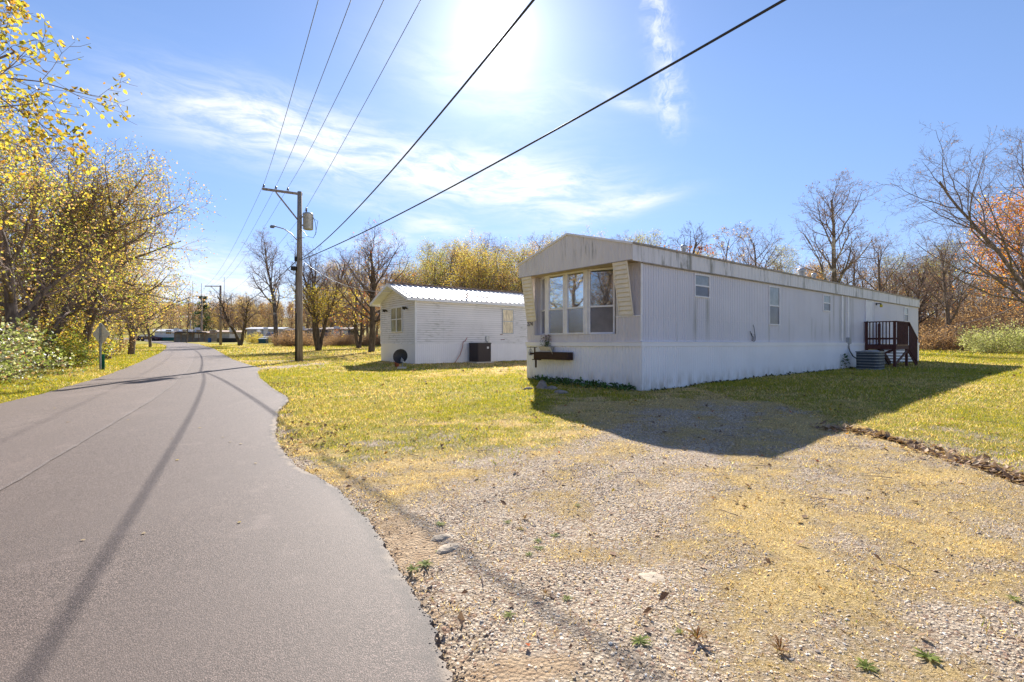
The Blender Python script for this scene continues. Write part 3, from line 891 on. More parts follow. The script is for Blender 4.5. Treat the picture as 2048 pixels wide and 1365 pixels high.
for k in range(46):
    a, rr, hh = r_.uniform(0, 6.28), r_.uniform(.02, .22), r_.uniform(.18, .50)
    cpt = Vector((rr * .6 * math.cos(a), rr * math.sin(a) * 1.1 + .03, hh))
    if k % 3 == 0: st.tube([(cpt.x * .3, cpt.y * .4, .13), cpt], .005, 4)
    for j in range(5):
        w = j * 1.256 + a; s_ = r_.uniform(.022, .045)
        t_ = fl if hh > .30 and r_.random() < .75 else st
        q = cpt + Vector((math.cos(w), math.sin(w), r_.uniform(-.4, .8))) * s_
        sd = Vector((-math.sin(w), math.cos(w), .3)) * s_ * .4
        t_.add([cpt, q + sd, q + (q - cpt) * .5, q - sd], [(0, 1, 2, 3)])
fl.build('petals', M['pink_petals'], pot)['kind'] = 'stuff'; st.build('stems', simple('stem_green', (.07, .12, .03), .6), pot)
rb = MB()
for y0, w, L in ((-.22, .06, .16), (-.28, .04, .24), (-.17, .04, .12)):
    for i in range(5):
        t0, t1 = i / 5, (i + 1) / 5
        z0, z1 = .16 - L * t0 * t0, .16 - L * t1 * t1; x0, x1 = -.10 - .05 * math.sin(t0 * 3), -.10 - .05 * math.sin(t1 * 3)
        yy0, yy1 = y0 - .10 * t0, y0 - .10 * t1
        rb.add([(x0, yy0, z0), (x0 - .01, yy0 - w * .6, z0), (x1 - .01, yy1 - w * .6, z1), (x1, yy1, z1)], [(0, 1, 2, 3)])
rb.build('ribbon', M['cloth_pale'], pot)

# landing with stairs at the side door
D0, D1, D2, DB = 15.73, 17.5, 18.95, -1.16
dk_z = gzf(*h2w(16.6, -.6))
deck = thing('entry_deck', (*h2w(D0, 0), dk_z), HA, 'red brown wooden landing with railing and stairs at the side door', 'deck')
do = (-D0, 0, -dk_z)


def dp(m, n, mat=M['brown_wood'], par=None): return m.build(n, mat, par or deck, do if par is None else (0, 0, 0))


FZ, TZ = 1.38, 2.36
for (a, b) in ((D0 + .05, DB + .05), (D1, DB + .05), (D0 + .05, -.10), (D1, -.10)):
    dp(MB().box((a - .045, b - .045, gzf(*h2w(a, b)) - .1), (a + .045, b + .045, TZ - .03)), 'post')
for i in range(12):
    a = D0 + i * .148
    dp(MB().box((a, DB + .1, FZ - .035), (a + .14, -.07, FZ)), 'floor_board')
dp(MB().box((D0 - .02, DB - .02, FZ - .22), (D0 + .018, -.065, FZ - .036)).box((D0 + .02, DB - .02, FZ - .22), (D1 + .05, DB + .004, FZ - .036)), 'rim_joist')
dp(MB().box((D0 - .06, DB - .05, TZ - .03), (D0 + .11, -.04, TZ + .01)).box((D0 + .112, DB - .05, TZ - .03), (D1 + .06, DB + .11, TZ + .01)), 'hand_rail')
dp(MB().box((D0 + .0, DB + .1, 1.58), (D0 + .04, -.15, 1.66)).box((D0 + .1, DB + .0, 1.58), (D1 - .05, DB + .04, 1.66)), 'lower_rail')
for i in range(7):
    b = DB + .21 + i * .118
    dp(MB().box((D0 - .035, b - .018, FZ - .02), (D0 - .002, b + .018, TZ - .031)), 'baluster')
for i in range(13):
    a = D0 + .17 + i * .125
    dp(MB().box((a - .02, DB - .036, FZ - .04), (a + .02, DB - .004, TZ - .031)), 'baluster')
gs = gzf(*h2w(D2, DB))


def stz(a): return FZ - (a - D1) / (D2 - D1) * (FZ - gs - .12)


for b in (DB + .02, -.12): dp(MB().bar((D1, b, FZ - .14), (D2 + .1, b, gs + .02), .045, .24), 'stringer')
for i in range(6):
    a = D1 + .06 + i * .24
    dp(MB().box((a, DB + .05, stz(a + .12) - .035), (a + .27, -.15, stz(a + .12))), 'tread')
dp(MB().bar((D1 + .05, DB - .0, TZ - .01), (D2 - .05, DB - .0, TZ - .01 - (FZ - gs - .25)), .10, .045), 'stair_rail')
for i in range(11):
    a = D1 + .14 + i * .12
    zr = TZ - .02 - (a - D1) / (D2 - D1) * (FZ - gs - .25)
    dp(MB().box((a - .02, DB - .04, zr - 1.18), (a + .02, DB - .006, zr - .03)), 'baluster')
dp(MB().bar((D0 + .05, -.15, gzf(*h2w(D0, 0)) + .35), (D0 + .05, DB + .1, FZ - .25), .035, .09).bar((D0 + .1, DB + .02, gs + .15), (D1 - .1, DB + .02, FZ - .3), .035, .09), 'brace')
dp(MB().box((D0 + .12, DB - .03, FZ - .06), (D1 - .1, DB - .022, FZ - .0)), 'edge_board', M['tan_wood'])

# air conditioner by the landing
axy = h2w(13.75, -.82); aw_z = gzf(*axy)
ac = thing('air_conditioner', (*axy, aw_z), HA, 'low grey finned air conditioner unit on the grass beside the red brown deck', 'air conditioner')


def rrect(w, dpt, r, n=5):
    o = []
    for cx_, cy_, a0 in ((w / 2 - r, dpt / 2 - r, 0), (-w / 2 + r, dpt / 2 - r, 90), (-w / 2 + r, -dpt / 2 + r, 180), (w / 2 - r, -dpt / 2 + r, 270)):
        for k in range(n): o.append((cx_ + r * math.cos(R(a0 + 90 * k / (n - 1))), cy_ + r * math.sin(R(a0 + 90 * k / (n - 1)))))
    return o


def prism(m, outl, z0, z1, top=True):
    n = len(outl)
    m.add([(x_, y_, z0) for x_, y_ in outl] + [(x_, y_, z1) for x_, y_ in outl], [(i, (i + 1) % n, n + (i + 1) % n, n + i) for i in range(n)] + ([list(range(n, 2 * n)), list(range(n))[::-1]] if top else []))
    return m


m_fin = simple('dark_coil_fins', (.055, .065, .08), .6, 0, .25, 3, .2, 0, (40, 40, 1))
prism(MB(), rrect(.92, .78, .16), .05, .68).build('coil', m_fin, ac)
prism(MB(), rrect(.96, .82, .17), 0, .05).build('base_pan', M['steel_dull'], ac)
prism(MB(), rrect(.97, .83, .17), .68, .73).build('top_cover', M['steel_dull'], ac)
MB().lathe([(.30, .731), (.30, .75), (.22, .765), (0, .77)], 18).build('fan_guard', M['grey_metal'], ac)
for i in range(5):
    z_ = .14 + i * .115
    prism(MB(), rrect(.945, .805, .165), z_, z_ + .014).build('guard_band', M['grey_metal'], ac)
cp = MB().tube([(13.76, -.07, 1.22), (13.70, -.12, 1.1), (13.62, -.25, .9), (13.55, -.42, .78), (13.5, -.5, .72)], .022, 6).build('power_cable', M['cable'], None)
cp.location = (HC[0], HC[1], 0); cp.rotation_euler = (0, 0, HA)
tag(cp, 'black cable running from the meter box down to the grey air conditioner', 'cable')

# ------------------------------------------------------------------ neighbour trailer
NA, NC = R(36.5), np.array([-4.655, 24.0]); NG = .25


def n2w(a, b):
    c, s = math.cos(NA), math.sin(NA)
    return NC[0] + a * c - b * s, NC[1] + a * s + b * c


nb = thing('mobile_home', (NC[0], NC[1], NG), NA, 'white trailer with lap siding and bright metal roof behind the satellite dish', 'mobile home')
no = (0, 0, -NG); NL, NW = 19.0, 4.28


def npart(m, n, mat, par=nb, **k): return m.build(n, mat, par, no if par is nb else (0, 0, 0), **k)


ZS, ZE, ZR = 1.40, 3.62, 4.50
nw = MB().laps((0.01, 0), (NL, 0), ZS, ZE, .115, .038, (0, -1)); nw.laps((NL, NW), (0, NW), ZS, ZE, .115, .022, (0, 1))
nw.laps((NL, 0), (NL, NW), ZS, ZE, .115, .022, (1, 0))
npart(nw, 'side_wall', M['n_wall'])
nf = MB().laps((0, NW), (0, 0), ZS, ZE, .115, .038, (-1, 0))
k = 0
while True:
    za = ZE + k * .115; zb = za + .115
    ia, ib = (za - ZE) / (ZR - .1 - ZE) * NW / 2, (zb - ZE) / (ZR - .1 - ZE) * NW / 2
    if ib >= NW / 2 - .05: break
    nf.add([(0, NW - ia, za), (0, ia, za), (-.038, ia, za), (-.038, NW - ia, za), (0, ib, zb), (0, NW - ib, zb)], [(0, 1, 2, 3), (3, 2, 4, 5)]); k += 1
nf.add([(.002, NW, ZE), (.002, 0, ZE), (.002, NW / 2, ZR - .04)], [(0, 1, 2)])
npart(nf, 'front_wall', M['n_wall'])
ns = MB().ribs((-.02, NW + .02), (-.02, -.02), -.05, ZS, .11, .012, (-1, 0)); ns.ribs((-.02, -.02), (NL, -.02), -.05, ZS, .11, .012, (0, -1)); ns.ribs((NL, -.02), (NL, NW + .02), -.05, ZS, .2, .012, (1, 0)); ns.ribs((NL, NW + .02), (-.02, NW + .02), -.05, ZS, .2, .012, (0, 1))
npart(ns, 'skirting', M['n_skirt'])
npart(MB().box((-.045, -.045, ZS), (.05, .05, ZE)), 'corner_trim', M['n_trim']); npart(MB().box((-.045, NW - .05, ZS), (.05, NW + .045, ZE)), 'corner_trim', M['n_trim'])
m_nr, g_ = new_mat('bright_metal_roof')
p_ = g_.obj()
g_.out(g_.bsdf(g_.mix(g_.step(g_.noise(p_, 1.5, 4), .45, .7) * .35, (.70, .68, .67), (.50, .40, .34)), .5, .0, .35))
nr = MB()
OV = .55
for sgn in (1, -1):
    b0 = NW / 2 - sgn * (NW / 2 + .28); b1 = NW / 2
    z0 = ZE - .02
    n_r = 66
    st_ = []
    for i in range(n_r):
        for f_, dz_ in ((0, 0), (.74, 0), (.80, .04), (.94, .04)): st_.append((-OV + (i + f_) * (NL + 2 * OV) / n_r, dz_))
    st_.append((NL + OV, 0))
    vs = []
    for a_, dz_ in st_: vs += [(a_, b0, z0 + dz_), (a_, b1, ZR + dz_)]
    fs = [(2 * i, 2 * i + 2, 2 * i + 3, 2 * i + 1) for i in range(len(st_) - 1)]
    if sgn < 0: fs = [f_[::-1] for f_ in fs]
    nr.add(vs, fs)
npart(nr, 'roof', m_nr)
npart(MB().bar((-OV, NW / 2 - .1, ZR + .035), (NL + OV, NW / 2 - .1, ZR + .035), .24, .02).bar((-OV, NW / 2 + .14, ZR + .03), (NL + OV, NW / 2 + .14, ZR + .03), .2, .02), 'ridge_cap', M['rust_roof'])
fa = MB().box((-OV, -.285, ZE - .16), (NL + OV, -.26, ZE - .03)).box((-OV, NW + .26, ZE - .16), (NL + OV, NW + .285, ZE - .03))
fa.bar((-OV, -.28, ZE - .09), (-OV, NW / 2, ZR - .07), .03, .15).bar((-OV, NW / 2, ZR - .07), (-OV, NW + .28, ZE - .09), .03, .15)
npart(fa, 'fascia', M['n_trim'])
npart(MB().box((-OV + .02, -.26, ZE - .155), (NL, -.0, ZE - .14)).add([(-OV + .02, -.26, ZE - .08), (-OV + .02, NW / 2, ZR - .1), (0, NW / 2, ZR - .1), (0, -.26, ZE - .08)], [(0, 1, 2, 3)]).add([(-OV + .02, NW + .26, ZE - .08), (-OV + .02, NW / 2, ZR - .1), (0, NW / 2, ZR - .1), (0, NW + .26, ZE - .08)], [(3, 2, 1, 0)]), 'soffit', M['n_trim'])
window(nb, no, 5.1, 5.85, 1.95, 3.28, 2.62, M['curtain'], M['curtain'], M['n_frame'], b=-.04)
for s0, s1 in ((1.43, 2.12), (2.125, 2.83)):
    window(nb, no, s0, s1, 2.0, 3.28, 2.66, M['glass_green'], M['glass_green'], M['n_trim'], plane='front', b=-.04)
for s_ in (3.45, .92):
    l_ = npart(MB().tube([(0, s_, 3.16), (-.10, s_, 3.18)], [.06, .03], 8), 'flood_lamp', M['dark_metal'])
    MB().tube([(-.1, s_ + .02, 3.2), (-.24, s_ + .08, 3.18)], [.04, .075], 8).tube([(-.1, s_ - .02, 3.2), (-.22, s_ - .10, 3.14)], [.04, .07], 8).build('lamp_head', M['dark_metal'], l_)
npart(MB().box((4.02, -.12, 1.52), (4.2, -.02, 1.80)).tube([(4.11, -.06, 1.52), (4.11, -.06, 1.38)], .03, 6), 'meter_box', M['grey_metal'])
npart(MB().tube([(3.05, .25, ZE + .02), (3.05, .25, ZE + .42)], .045, 8), 'vent_pipe', M['rust'])
rp = MB()
for q in range(5): rp.bar((3.75 + q * .17, .62 + .05 * (q % 2), ZE + .30), (3.95 + q * .17, .66, ZE + .335), .22, .02)
npart(rp, 'rust_patch', M['rust'])
npart(MB().bar((4.95, -.05, 1.9), (5.12, -.05, 1.9), .02, .03).bar((5.0, -.05, 1.62), (5.25, -.05, 1.63), .02, .03), 'broken_trim', M['rust'])
# its air conditioner
xy = n2w(3.30, -.62); gzc = gzf(*xy)
ac2 = thing('air_conditioner', (*xy, gzc), NA, 'tall dark brown air conditioner unit beside the white lap sided trailer', 'air conditioner')
m_dk = simple('dark_brown_grille', (.035, .026, .028), .5, .2, .25, 3, .4, 0, (40, 40, 1))
prism(MB(), rrect(.86, .86, .10), .06, .96).build('cabinet', m_dk, ac2)
prism(MB(), rrect(.90, .90, .11), .96, 1.02).build('top_cover', M['dark_metal'], ac2)
prism(MB(), rrect(1.05, 1.0, .02), -.05, .06).build('pad', M['conc'], ac2)
MB().box((.14, -.436, .72), (.25, -.428, .82)).build('maker_plate', M['label_white'], ac2)
gm_ = MB()
for i in range(16):
    for sgn in (-1, 1): gm_.box((-.33 + .0, sgn * .432 - .004, .12 + i * .052), (.33, sgn * .432 + .004, .128 + i * .052))
gm_.build('louvres', M['dark_metal'], ac2)['kind'] = 'stuff'
# hose
hs = []
for a_, b_, z_ in ((2.9, -.02, 1.72), (2.75, -.06, 1.55), (2.62, -.09, 1.50), (2.55, -.12, 1.2), (2.38, -.18, .85), (2.1, -.22, .5), (1.75, -.3, .30), (1.3, -.45, .27)):
    hs.append((*n2w(a_, b_), z_))
tag(MB().tube(hs, .022, 6).build('garden_hose', M['hose']), 'faded pink hose drooping from the white trailer wall to the grass', 'hose')
# satellite dish on a block
dx, dy = at(805, 738); dz0 = gzf(dx, dy)
dish = thing('satellite_dish', (dx, dy, dz0), R(12), 'dark satellite dish on a short mast standing on a pale block', 'satellite dish'); dish.scale = (.74, .74, .9)
m = MB()
rings = 6
for i in range(rings + 1):
    rr = .40 * i / rings
    for k in range(24):
        w = 2 * math.pi * k / 24
        m.v.append((rr * math.cos(w), -.18 * (1 - (rr / .40) ** 2) * -1 * .6, rr * math.sin(w) * .86))
for i in range(rings):
    for k in range(24): m.f.append([i * 24 + k, i * 24 + (k + 1) % 24, (i + 1) * 24 + (k + 1) % 24, (i + 1) * 24 + k]); m.sm.append(True)
dr_ = m.build('reflector', M['dark_metal'], dish, (-.12, 0, .57)); dr_.rotation_euler = (R(-18), R(-14), R(6))
MB().tube([(0, 0, .10), (0, 0, .42), (-.06, -.02, .5)], .025, 8).tube([(0, 0, .34), (.06, -.35, .30)], .014, 6).box((.02, -.42, .27), (.10, -.33, .36)).build('mast', M['grey_metal'], dish)
MB().box((-.10, -.06, .30), (.06, .02, .44)).build('bracket', M['steel_dull'], dish)
MB().box((-.27, -.14, -.02), (.22, .14, .09)).build('block', M['conc'], dish, bevel=.01)
px_, py_ = at(793, 735)
fp_ = thing('flower_pot', (px_, py_ + .1, gzf(px_, py_)), 0, 'small rusty pot with red flowers behind the satellite dish', 'flower pot')
MB().lathe([(0, 0), (.08, 0), (.12, .2), (.13, .22), (.10, .22), (0, .2)], 14).build('pot', M['terracotta'], fp_)
m = MB(); r_ = random.Random(9)
for k in range(40):
    c_ = Vector((r_.uniform(-.12, .12), r_.uniform(-.12, .12), r_.uniform(.2, .36)))
    q = Vector((r_.uniform(-1, 1), r_.uniform(-1, 1), r_.uniform(0, 1))) * .05; s_ = Vector((r_.uniform(-1, 1), r_.uniform(-1, 1), 0)) * .03
    m.add([c_, c_ + q + s_, c_ + q * 1.6, c_ + q - s_], [(0, 1, 2, 3)])
m.build('blossom', simple('red_petals', (.42, .05, .03), .6, 0, .5, 30), fp_)

# ------------------------------------------------------------------ poles and wires
PX, PYY = -11.5, 26.9
PG = gzf(PX, PYY)
WD = np.array([.495, -.869])                      # the line runs this way past the camera
pole = thing('utility_pole', (PX, PYY, PG), 0, 'tall weathered utility pole with transformer and one-sided crossarm beside the road', 'utility pole')
po = (-PX, -PYY, -PG)
PT = 9.62
MB().tube([(0, 0, -.3), (0.0, 0, 3), (.01, 0, 6), (.02, 0, PT - PG)], [.185, .165, .14, .115], 12).build('pole_shaft', M['pole'], pole)
ad = np.array([-.869, -.495])                     # crossarm direction, square to the line


def arm(s, z): return (ad[0] * s, ad[1] * s, z - PG)


MB().bar(arm(-.15, PT - .12), arm(1.80, PT - .12), .10, .115).build('crossarm', M['pole'], pole)
MB().bar(arm(1.15, PT - .2), arm(.06, PT - 1.55), .05, .07).build('brace', M['pole'], pole)
m_ins = simple('brown_porcelain', (.10, .06, .05), .25, 0, .1, 5)
INS = (1.72, 1.14, .56)
for s_ in INS:
    c_ = arm(s_, PT - .06)
    MB().lathe([(.015, -.05), (.015, .05), (.05, .05), (.05, .10), (.03, .11), (.045, .15), (.03, .19), (0, .2)], 10, c_).build('insulator', m_ins, pole)
tb_ = MB().lathe([(0, 0), (.24, 0), (.26, .03), (.26, .78), (.27, .80), (.27, .84), (.2, .90), (0, .92)], 16, (.52, -.1, 7.15 - PG + .4))
tf = tb_.build('transformer', M['grey_metal'], pole)
MB().lathe([(.03, .0), (.06, .03), (.03, .08), (.06, .12), (.03, .17), (.05, .21), (.02, .3), (0, .3)], 10, (.42, -.1, 8.45 - PG)).build('bushing', m_ins, tf)
MB().box((.12, -.13, 7.75 - PG), (.30, -.07, 7.82 - PG)).box((.12, -.13, 8.2 - PG), (.30, -.07, 8.27 - PG)).build('hanger', M['steel_dull'], tf)
lp_ = MB().tube([(.80, -.1, 8.2 - PG), (.92, -.12, 7.9 - PG), (.95, -.1, 7.4 - PG), (.8, -.1, 7.1 - PG), (.45, -.06, 7.2 - PG), (.12, 0, 7.6 - PG)], .014, 5).tube([(.72, -.1, 8.2 - PG), (1.05, -.12, 8.0 - PG), (.9, -.1, 7.25 - PG)], .012, 5)
lp_.build('lead_wire', M['cable'], pole)
la = MB().tube([(-.12, -.05, 7.0 - PG), (-.35, -.12, 7.3 - PG), (-.7, -.25, 7.55 - PG), (-1.15, -.42, 7.66 - PG)], .028, 8)
lar = la.build('lamp_arm', M['grey_metal'], pole)
MB().lathe([(.03, .08), (.09, .05), (.12, -.02), (.10, -.06)], 12, (-1.25, -.46, 7.62 - PG)).tube([(-1.1, -.40, 7.66 - PG), (-1.32, -.48, 7.66 - PG)], .05, 8).build('lamp_head', M['steel_dull'], lar)
MB().tube([(-.19, -.05, -.2), (-.175, -.05, 3), (-.15, -.05, 5.2 - PG + .3)], .032, 8).tube([(-.10, -.17, -.2), (-.10, -.15, 2.6)], .022, 6).build('conduit', M['cable'], pole)
MB().box((-.34, -.28, 5.35 - PG), (-.10, .0, 5.55 - PG)).box((-.20, -.16, 5.85 - PG), (-.08, .02, 6.1 - PG)).build('splice_box', M['dark_metal'], pole)
MB().bar((-.1, -.13, 7.1 - PG), (.34, -.13, 7.1 - PG), .03, .03).bar((.1, -.1, 6.6 - PG), (.3, -.1, 6.6 - PG), .02, .02).build('step_bolt', M['steel_dull'], pole)

P2 = np.array([-41.0, 70.0]); P3 = np.array([-60.5, 97.0])


def small_pole(xy, h, label, armside, name='utility_pole'):
    gg = gzf(*xy)
    o = thing(name, (xy[0], xy[1], gg), 0, label, 'utility pole')
    MB().tube([(0, 0, -.3), (0, 0, h)], [.19, .13], 8).build('pole_shaft', M['pole'], o)
    return o, gg


p2, g2 = small_pole(P2, 8.4, 'second utility pole along the road with a one-sided crossarm and lamp', -1)
MB().bar((.1, .05, 8.3), (-1.9, -.5, 8.25), .11, .12).build('crossarm', M['pole'], p2)
MB().bar((-1.15, -.3, 8.2), (-.05, 0, 7.0), .06, .07).build('brace', M['pole'], p2)
MB().tube([(-.1, 0, 6.1), (-.4, -.1, 6.4), (-.75, -.2, 6.35)], .03, 6).lathe([(.03, .1), (.13, 0), (.12, -.06), (0, -.08)], 10, (-.8, -.22, 6.35)).build('lamp_arm', M['steel_dull'], p2)
p3, g3 = small_pole(P3, 9.0, 'third utility pole down the road with a crossarm centred on its top', 0)
MB().bar((-1.05, -.2, 8.8), (1.05, .2, 8.8), .12, .13).build('crossarm', M['pole'], p3)
MB().tube([(-.1, 0, 7.6), (-.5, 0, 7.75)], .05, 6).lathe([(.03, .1), (.12, 0), (0, -.1)], 10, (-.5, 0, 7.75)).build('lamp_arm', M['steel_dull'], p3)
p4xy = at(381.5, 680.5)
p4 = thing('lamp_post', (*p4xy, gzf(*p4xy)), 0, 'short pale post with a lamp on top in front of the far trailers', 'lamp post')
MB().tube([(0, 0, -.2), (0, 0, 4.9)], [.11, .09], 8).build('post', M['hubcap'], p4)
MB().lathe([(0, 0), (.12, 0), (.22, .2), (.16, .36), (0, .42)], 10, (0, 0, 4.85)).build('lamp_head', M['steel_dull'], p4)


def wire(name, pts, r, mat, label, sags, cat='power line'):
    P = []
    for (a, b), sg in zip(zip(pts[:-1], pts[1:]), sags):
        a, b = np.array(a), np.array(b); n = 30
        for i in range(n + (b is pts[-1])):
            t = i / n; q = a + (b - a) * t; q[2] -= sg * 4 * t * (1 - t); P.append(q)
    P.append(np.array(pts[-1]))
    return tag(MB().tube(P, r, 6).build(name, mat), label, cat)


LBL = ['thin bare wire on the crossarm tip farthest from the pole', 'thin bare wire on the crossarm middle insulator',
       'thin bare wire on the crossarm insulator nearest the pole', 'thin bare wire tied to the pole just above the transformer']
for i, s_ in enumerate(list(INS) + [-.12]):
    zz = PT + .15 if i < 3 else 8.35
    a = np.array([PX + ad[0] * s_, PYY + ad[1] * s_, zz])
    e = np.array([a[0] + WD[0] * 48, a[1] + WD[1] * 48, 9.55 if i < 3 else 9.9])
    f_ = np.array([P2[0] + (-1.8, -1.1, -.4, .05)[i], P2[1] - .4 + i * .1, g2 + (8.4 if i < 3 else 7.0)])
    h_ = np.array([P3[0] + (-1.0, 0, 1.0, 0)[i], P3[1], g3 + (8.95 if i < 3 else 7.6)])
    wire('power_line', [e, a, f_, h_], .0085, M['wire'], LBL[i], (1.3 if i < 3 else .5, .9, .5))
w1 = np.array([PX + .1, PYY - .15, 5.95]); d1 = np.array([8.2, -14.4]) / np.hypot(8.2, 14.4)
e1 = np.array([w1[0] + d1[0] * 40, w1[1] + d1[1] * 40, 7.45])
wire('power_cable', [e1, w1], .017, M['cable'], 'thick black cable from the pole passing up across the sun', (1.15,))
d2 = np.array([6.6, -8.7]) / np.hypot(6.6, 8.7)
e2 = np.array([w1[0] + d2[0] * 44, w1[1] + d2[1] * 44, 7.58])
wire('power_cable', [e2, w1 + np.array([.05, 0, -.05])], .020, M['cable'], 'thick black cable from the pole slanting up over the front mobile home', (.75,))
wire('service_cable', [w1 + np.array([-.2, 0, -.1]), (P2[0] + .1, P2[1], g2 + 5.2)], .022, M['cable'], 'sagging dark cable from the big pole to the second pole', (.9,), 'cable')
sv = n2w(-.5, NW / 2 - .4)
wire('service_wire', [w1 + np.array([.1, .1, -.1]), (sv[0], sv[1], 4.05)], .012, M['hubcap'], 'pale service wire dropping to the gable of the white lap sided trailer', (.5,), 'cable')

# ------------------------------------------------------------------ road sign seen from behind
sx, sy = at(201, 740); sg = gzf(sx, sy)
sign = thing('road_sign', (sx, sy, sg), R(-14), 'back of a diamond shaped metal road sign on a steel post by the left verge', 'road sign')
MB().box((-.035, -.03, -.2), (-.025, .02, 1.86)).box((.025, -.03, -.2), (.035, .02, 1.86)).box((-.025, -.03, -.2), (.025, -.02, 1.86)).build('post', M['grey_metal'], sign)
dmn = MB(); hd = .44; r0 = .05
ol = []
for k in range(4):
    a0 = R(90 * k); c_ = (math.cos(a0) * (hd - r0), math.sin(a0) * (hd - r0))
    for j in (-30, 0, 30): ol.append((c_[0] + r0 * math.cos(a0 + R(j)), c_[1] + r0 * math.sin(a0 + R(j))))
n_ = len(ol)
dmn.add([(x_, .022, z_ + 1.42) for x_, z_ in ol] + [(x_, .028, z_ + 1.42) for x_, z_ in ol], [list(range(n_)), list(range(n_, 2 * n_))[::-1]] + [(i, (i + 1) % n_, n_ + (i + 1) % n_, n_ + i) for i in range(n_)])
dmn.build('plate', M['sign_back'], sign)
MB().box((-.02, -.035, 1.24), (.02, .02, 1.27)).box((-.02, -.035, 1.58), (.02, .02, 1.61)).build('bolt', M['steel_dull'], sign)
mk = thing('marker_post', (sx - .01, sy + .12, sg), R(-14), 'short green marker post standing right behind the sign post', 'marker post')
MB().box((-.07, 0, -.1), (-.035, .03, .62)).box((.035, 0, -.1), (.07, .03, .62)).box((-.035, .022, -.1), (.035, .03, .62)).build('post', M['green_post'], mk)

# ------------------------------------------------------------------ far trailers, vehicles, bins, masts


def at_d(u, Y): return ((u - CX) / FPX * Y, Y)


def far_home(u0, u1, Y0, Y1, h, wallm, roofm, label, skirtm=None, dep=4.2, nwin=3, slope=.35, wh=.7):
    a, b = np.array(at_d(u0, Y0)), np.array(at_d(u1, Y1)); L = float(np.linalg.norm(b - a)); an = math.atan2(b[1] - a[1], b[0] - a[0])
    base = min(gzf(*a), gzf(*b))
    o = thing('trailer_home', (a[0], a[1], base), an, label, 'trailer home')
    MB().box((0, 0, .75), (L, dep, h)).build('wall', wallm, o)
    MB().box((-.03, -.03, -.5), (L + .03, dep + .03, .75)).build('skirting', skirtm or wallm, o)
    m_ = MB()
    m_.add([(-.3, -.35, h), (L + .3, -.35, h), (L + .3, dep / 2, h + slope), (-.3, dep / 2, h + slope), (L + .3, dep + .35, h), (-.3, dep + .35, h), (-.3, -.35, h - .14), (L + .3, -.35, h - .14), (L + .3, dep + .35, h - .14), (-.3, dep + .35, h - .14)],
           [(0, 1, 2, 3), (3, 2, 4, 5), (0, 6, 7, 1), (6, 9, 8, 7), (5, 4, 8, 9), (0, 3, 5, 9, 6), (1, 7, 8, 4, 2)])
    m_.build('roof', roofm, o)
    for i in range(nwin):
        x_ = L * (i + .6) / (nwin + .2)
        f_ = MB().box((x_ - .05, -.03, 1.45), (x_ + .95, .0, 2.35)).build('window', M['trim_white'], o)
        MB().box((x_, -.045, 1.5), (x_ + .9, -.031, 2.3)).build('pane', M['car_glass'], f_)
    dr2 = MB().box((L * .46, -.04, .8), (L * .46 + .9, -.0, 2.75)).build('door', M['door_white'], o)
    return o, L


far_home(309, 391, 104, 108, 2.05, M['car_white'], M['white_roof'], 'white trailer with dark green base and green band far down the road', M['green_paint'], nwin=2, slope=.5)
o_, L_ = far_home(348, 436, 93, 96, 1.75, M['tan_wall'], M['rust_roof'], 'low tan trailer with a flat roof and porch behind the third pole', M['tan_wall'], nwin=3)
MB().box((.3, -1.8, 1.80), (L_ * .75, .1, 1.9)).build('porch_roof', M['blue_wall'], o_)
for i in range(6): MB().box((.4 + i * L_ * .13, -1.75, -.3), (.5 + i * L_ * .13, -1.65, 1.8)).build('porch_post', M['tan_wood'], o_)
far_home(438, 482, 90, 92, 1.9, M['grey_wall'], M['rust_roof'], 'grey trailer with a rusty roof edge beside the gnarled trees', M['dark_metal'], nwin=1)
far_home(494, 566, 96, 96, 2.5, M['grey_wall'], M['white_roof'], 'long grey trailer with a bright white roof behind the white pickup', None, nwin=2)
far_home(570, 632, 80, 80, 2.15, M['tan_wall'], M['rust_roof'], 'faded tan trailer standing behind the tall utility pole', None, nwin=2)
far_home(640, 700, 76, 76, 2.3, M['blue_wall'], M['rust_roof'], 'slate blue trailer with a rusty roof behind the bare trees', None, nwin=2)


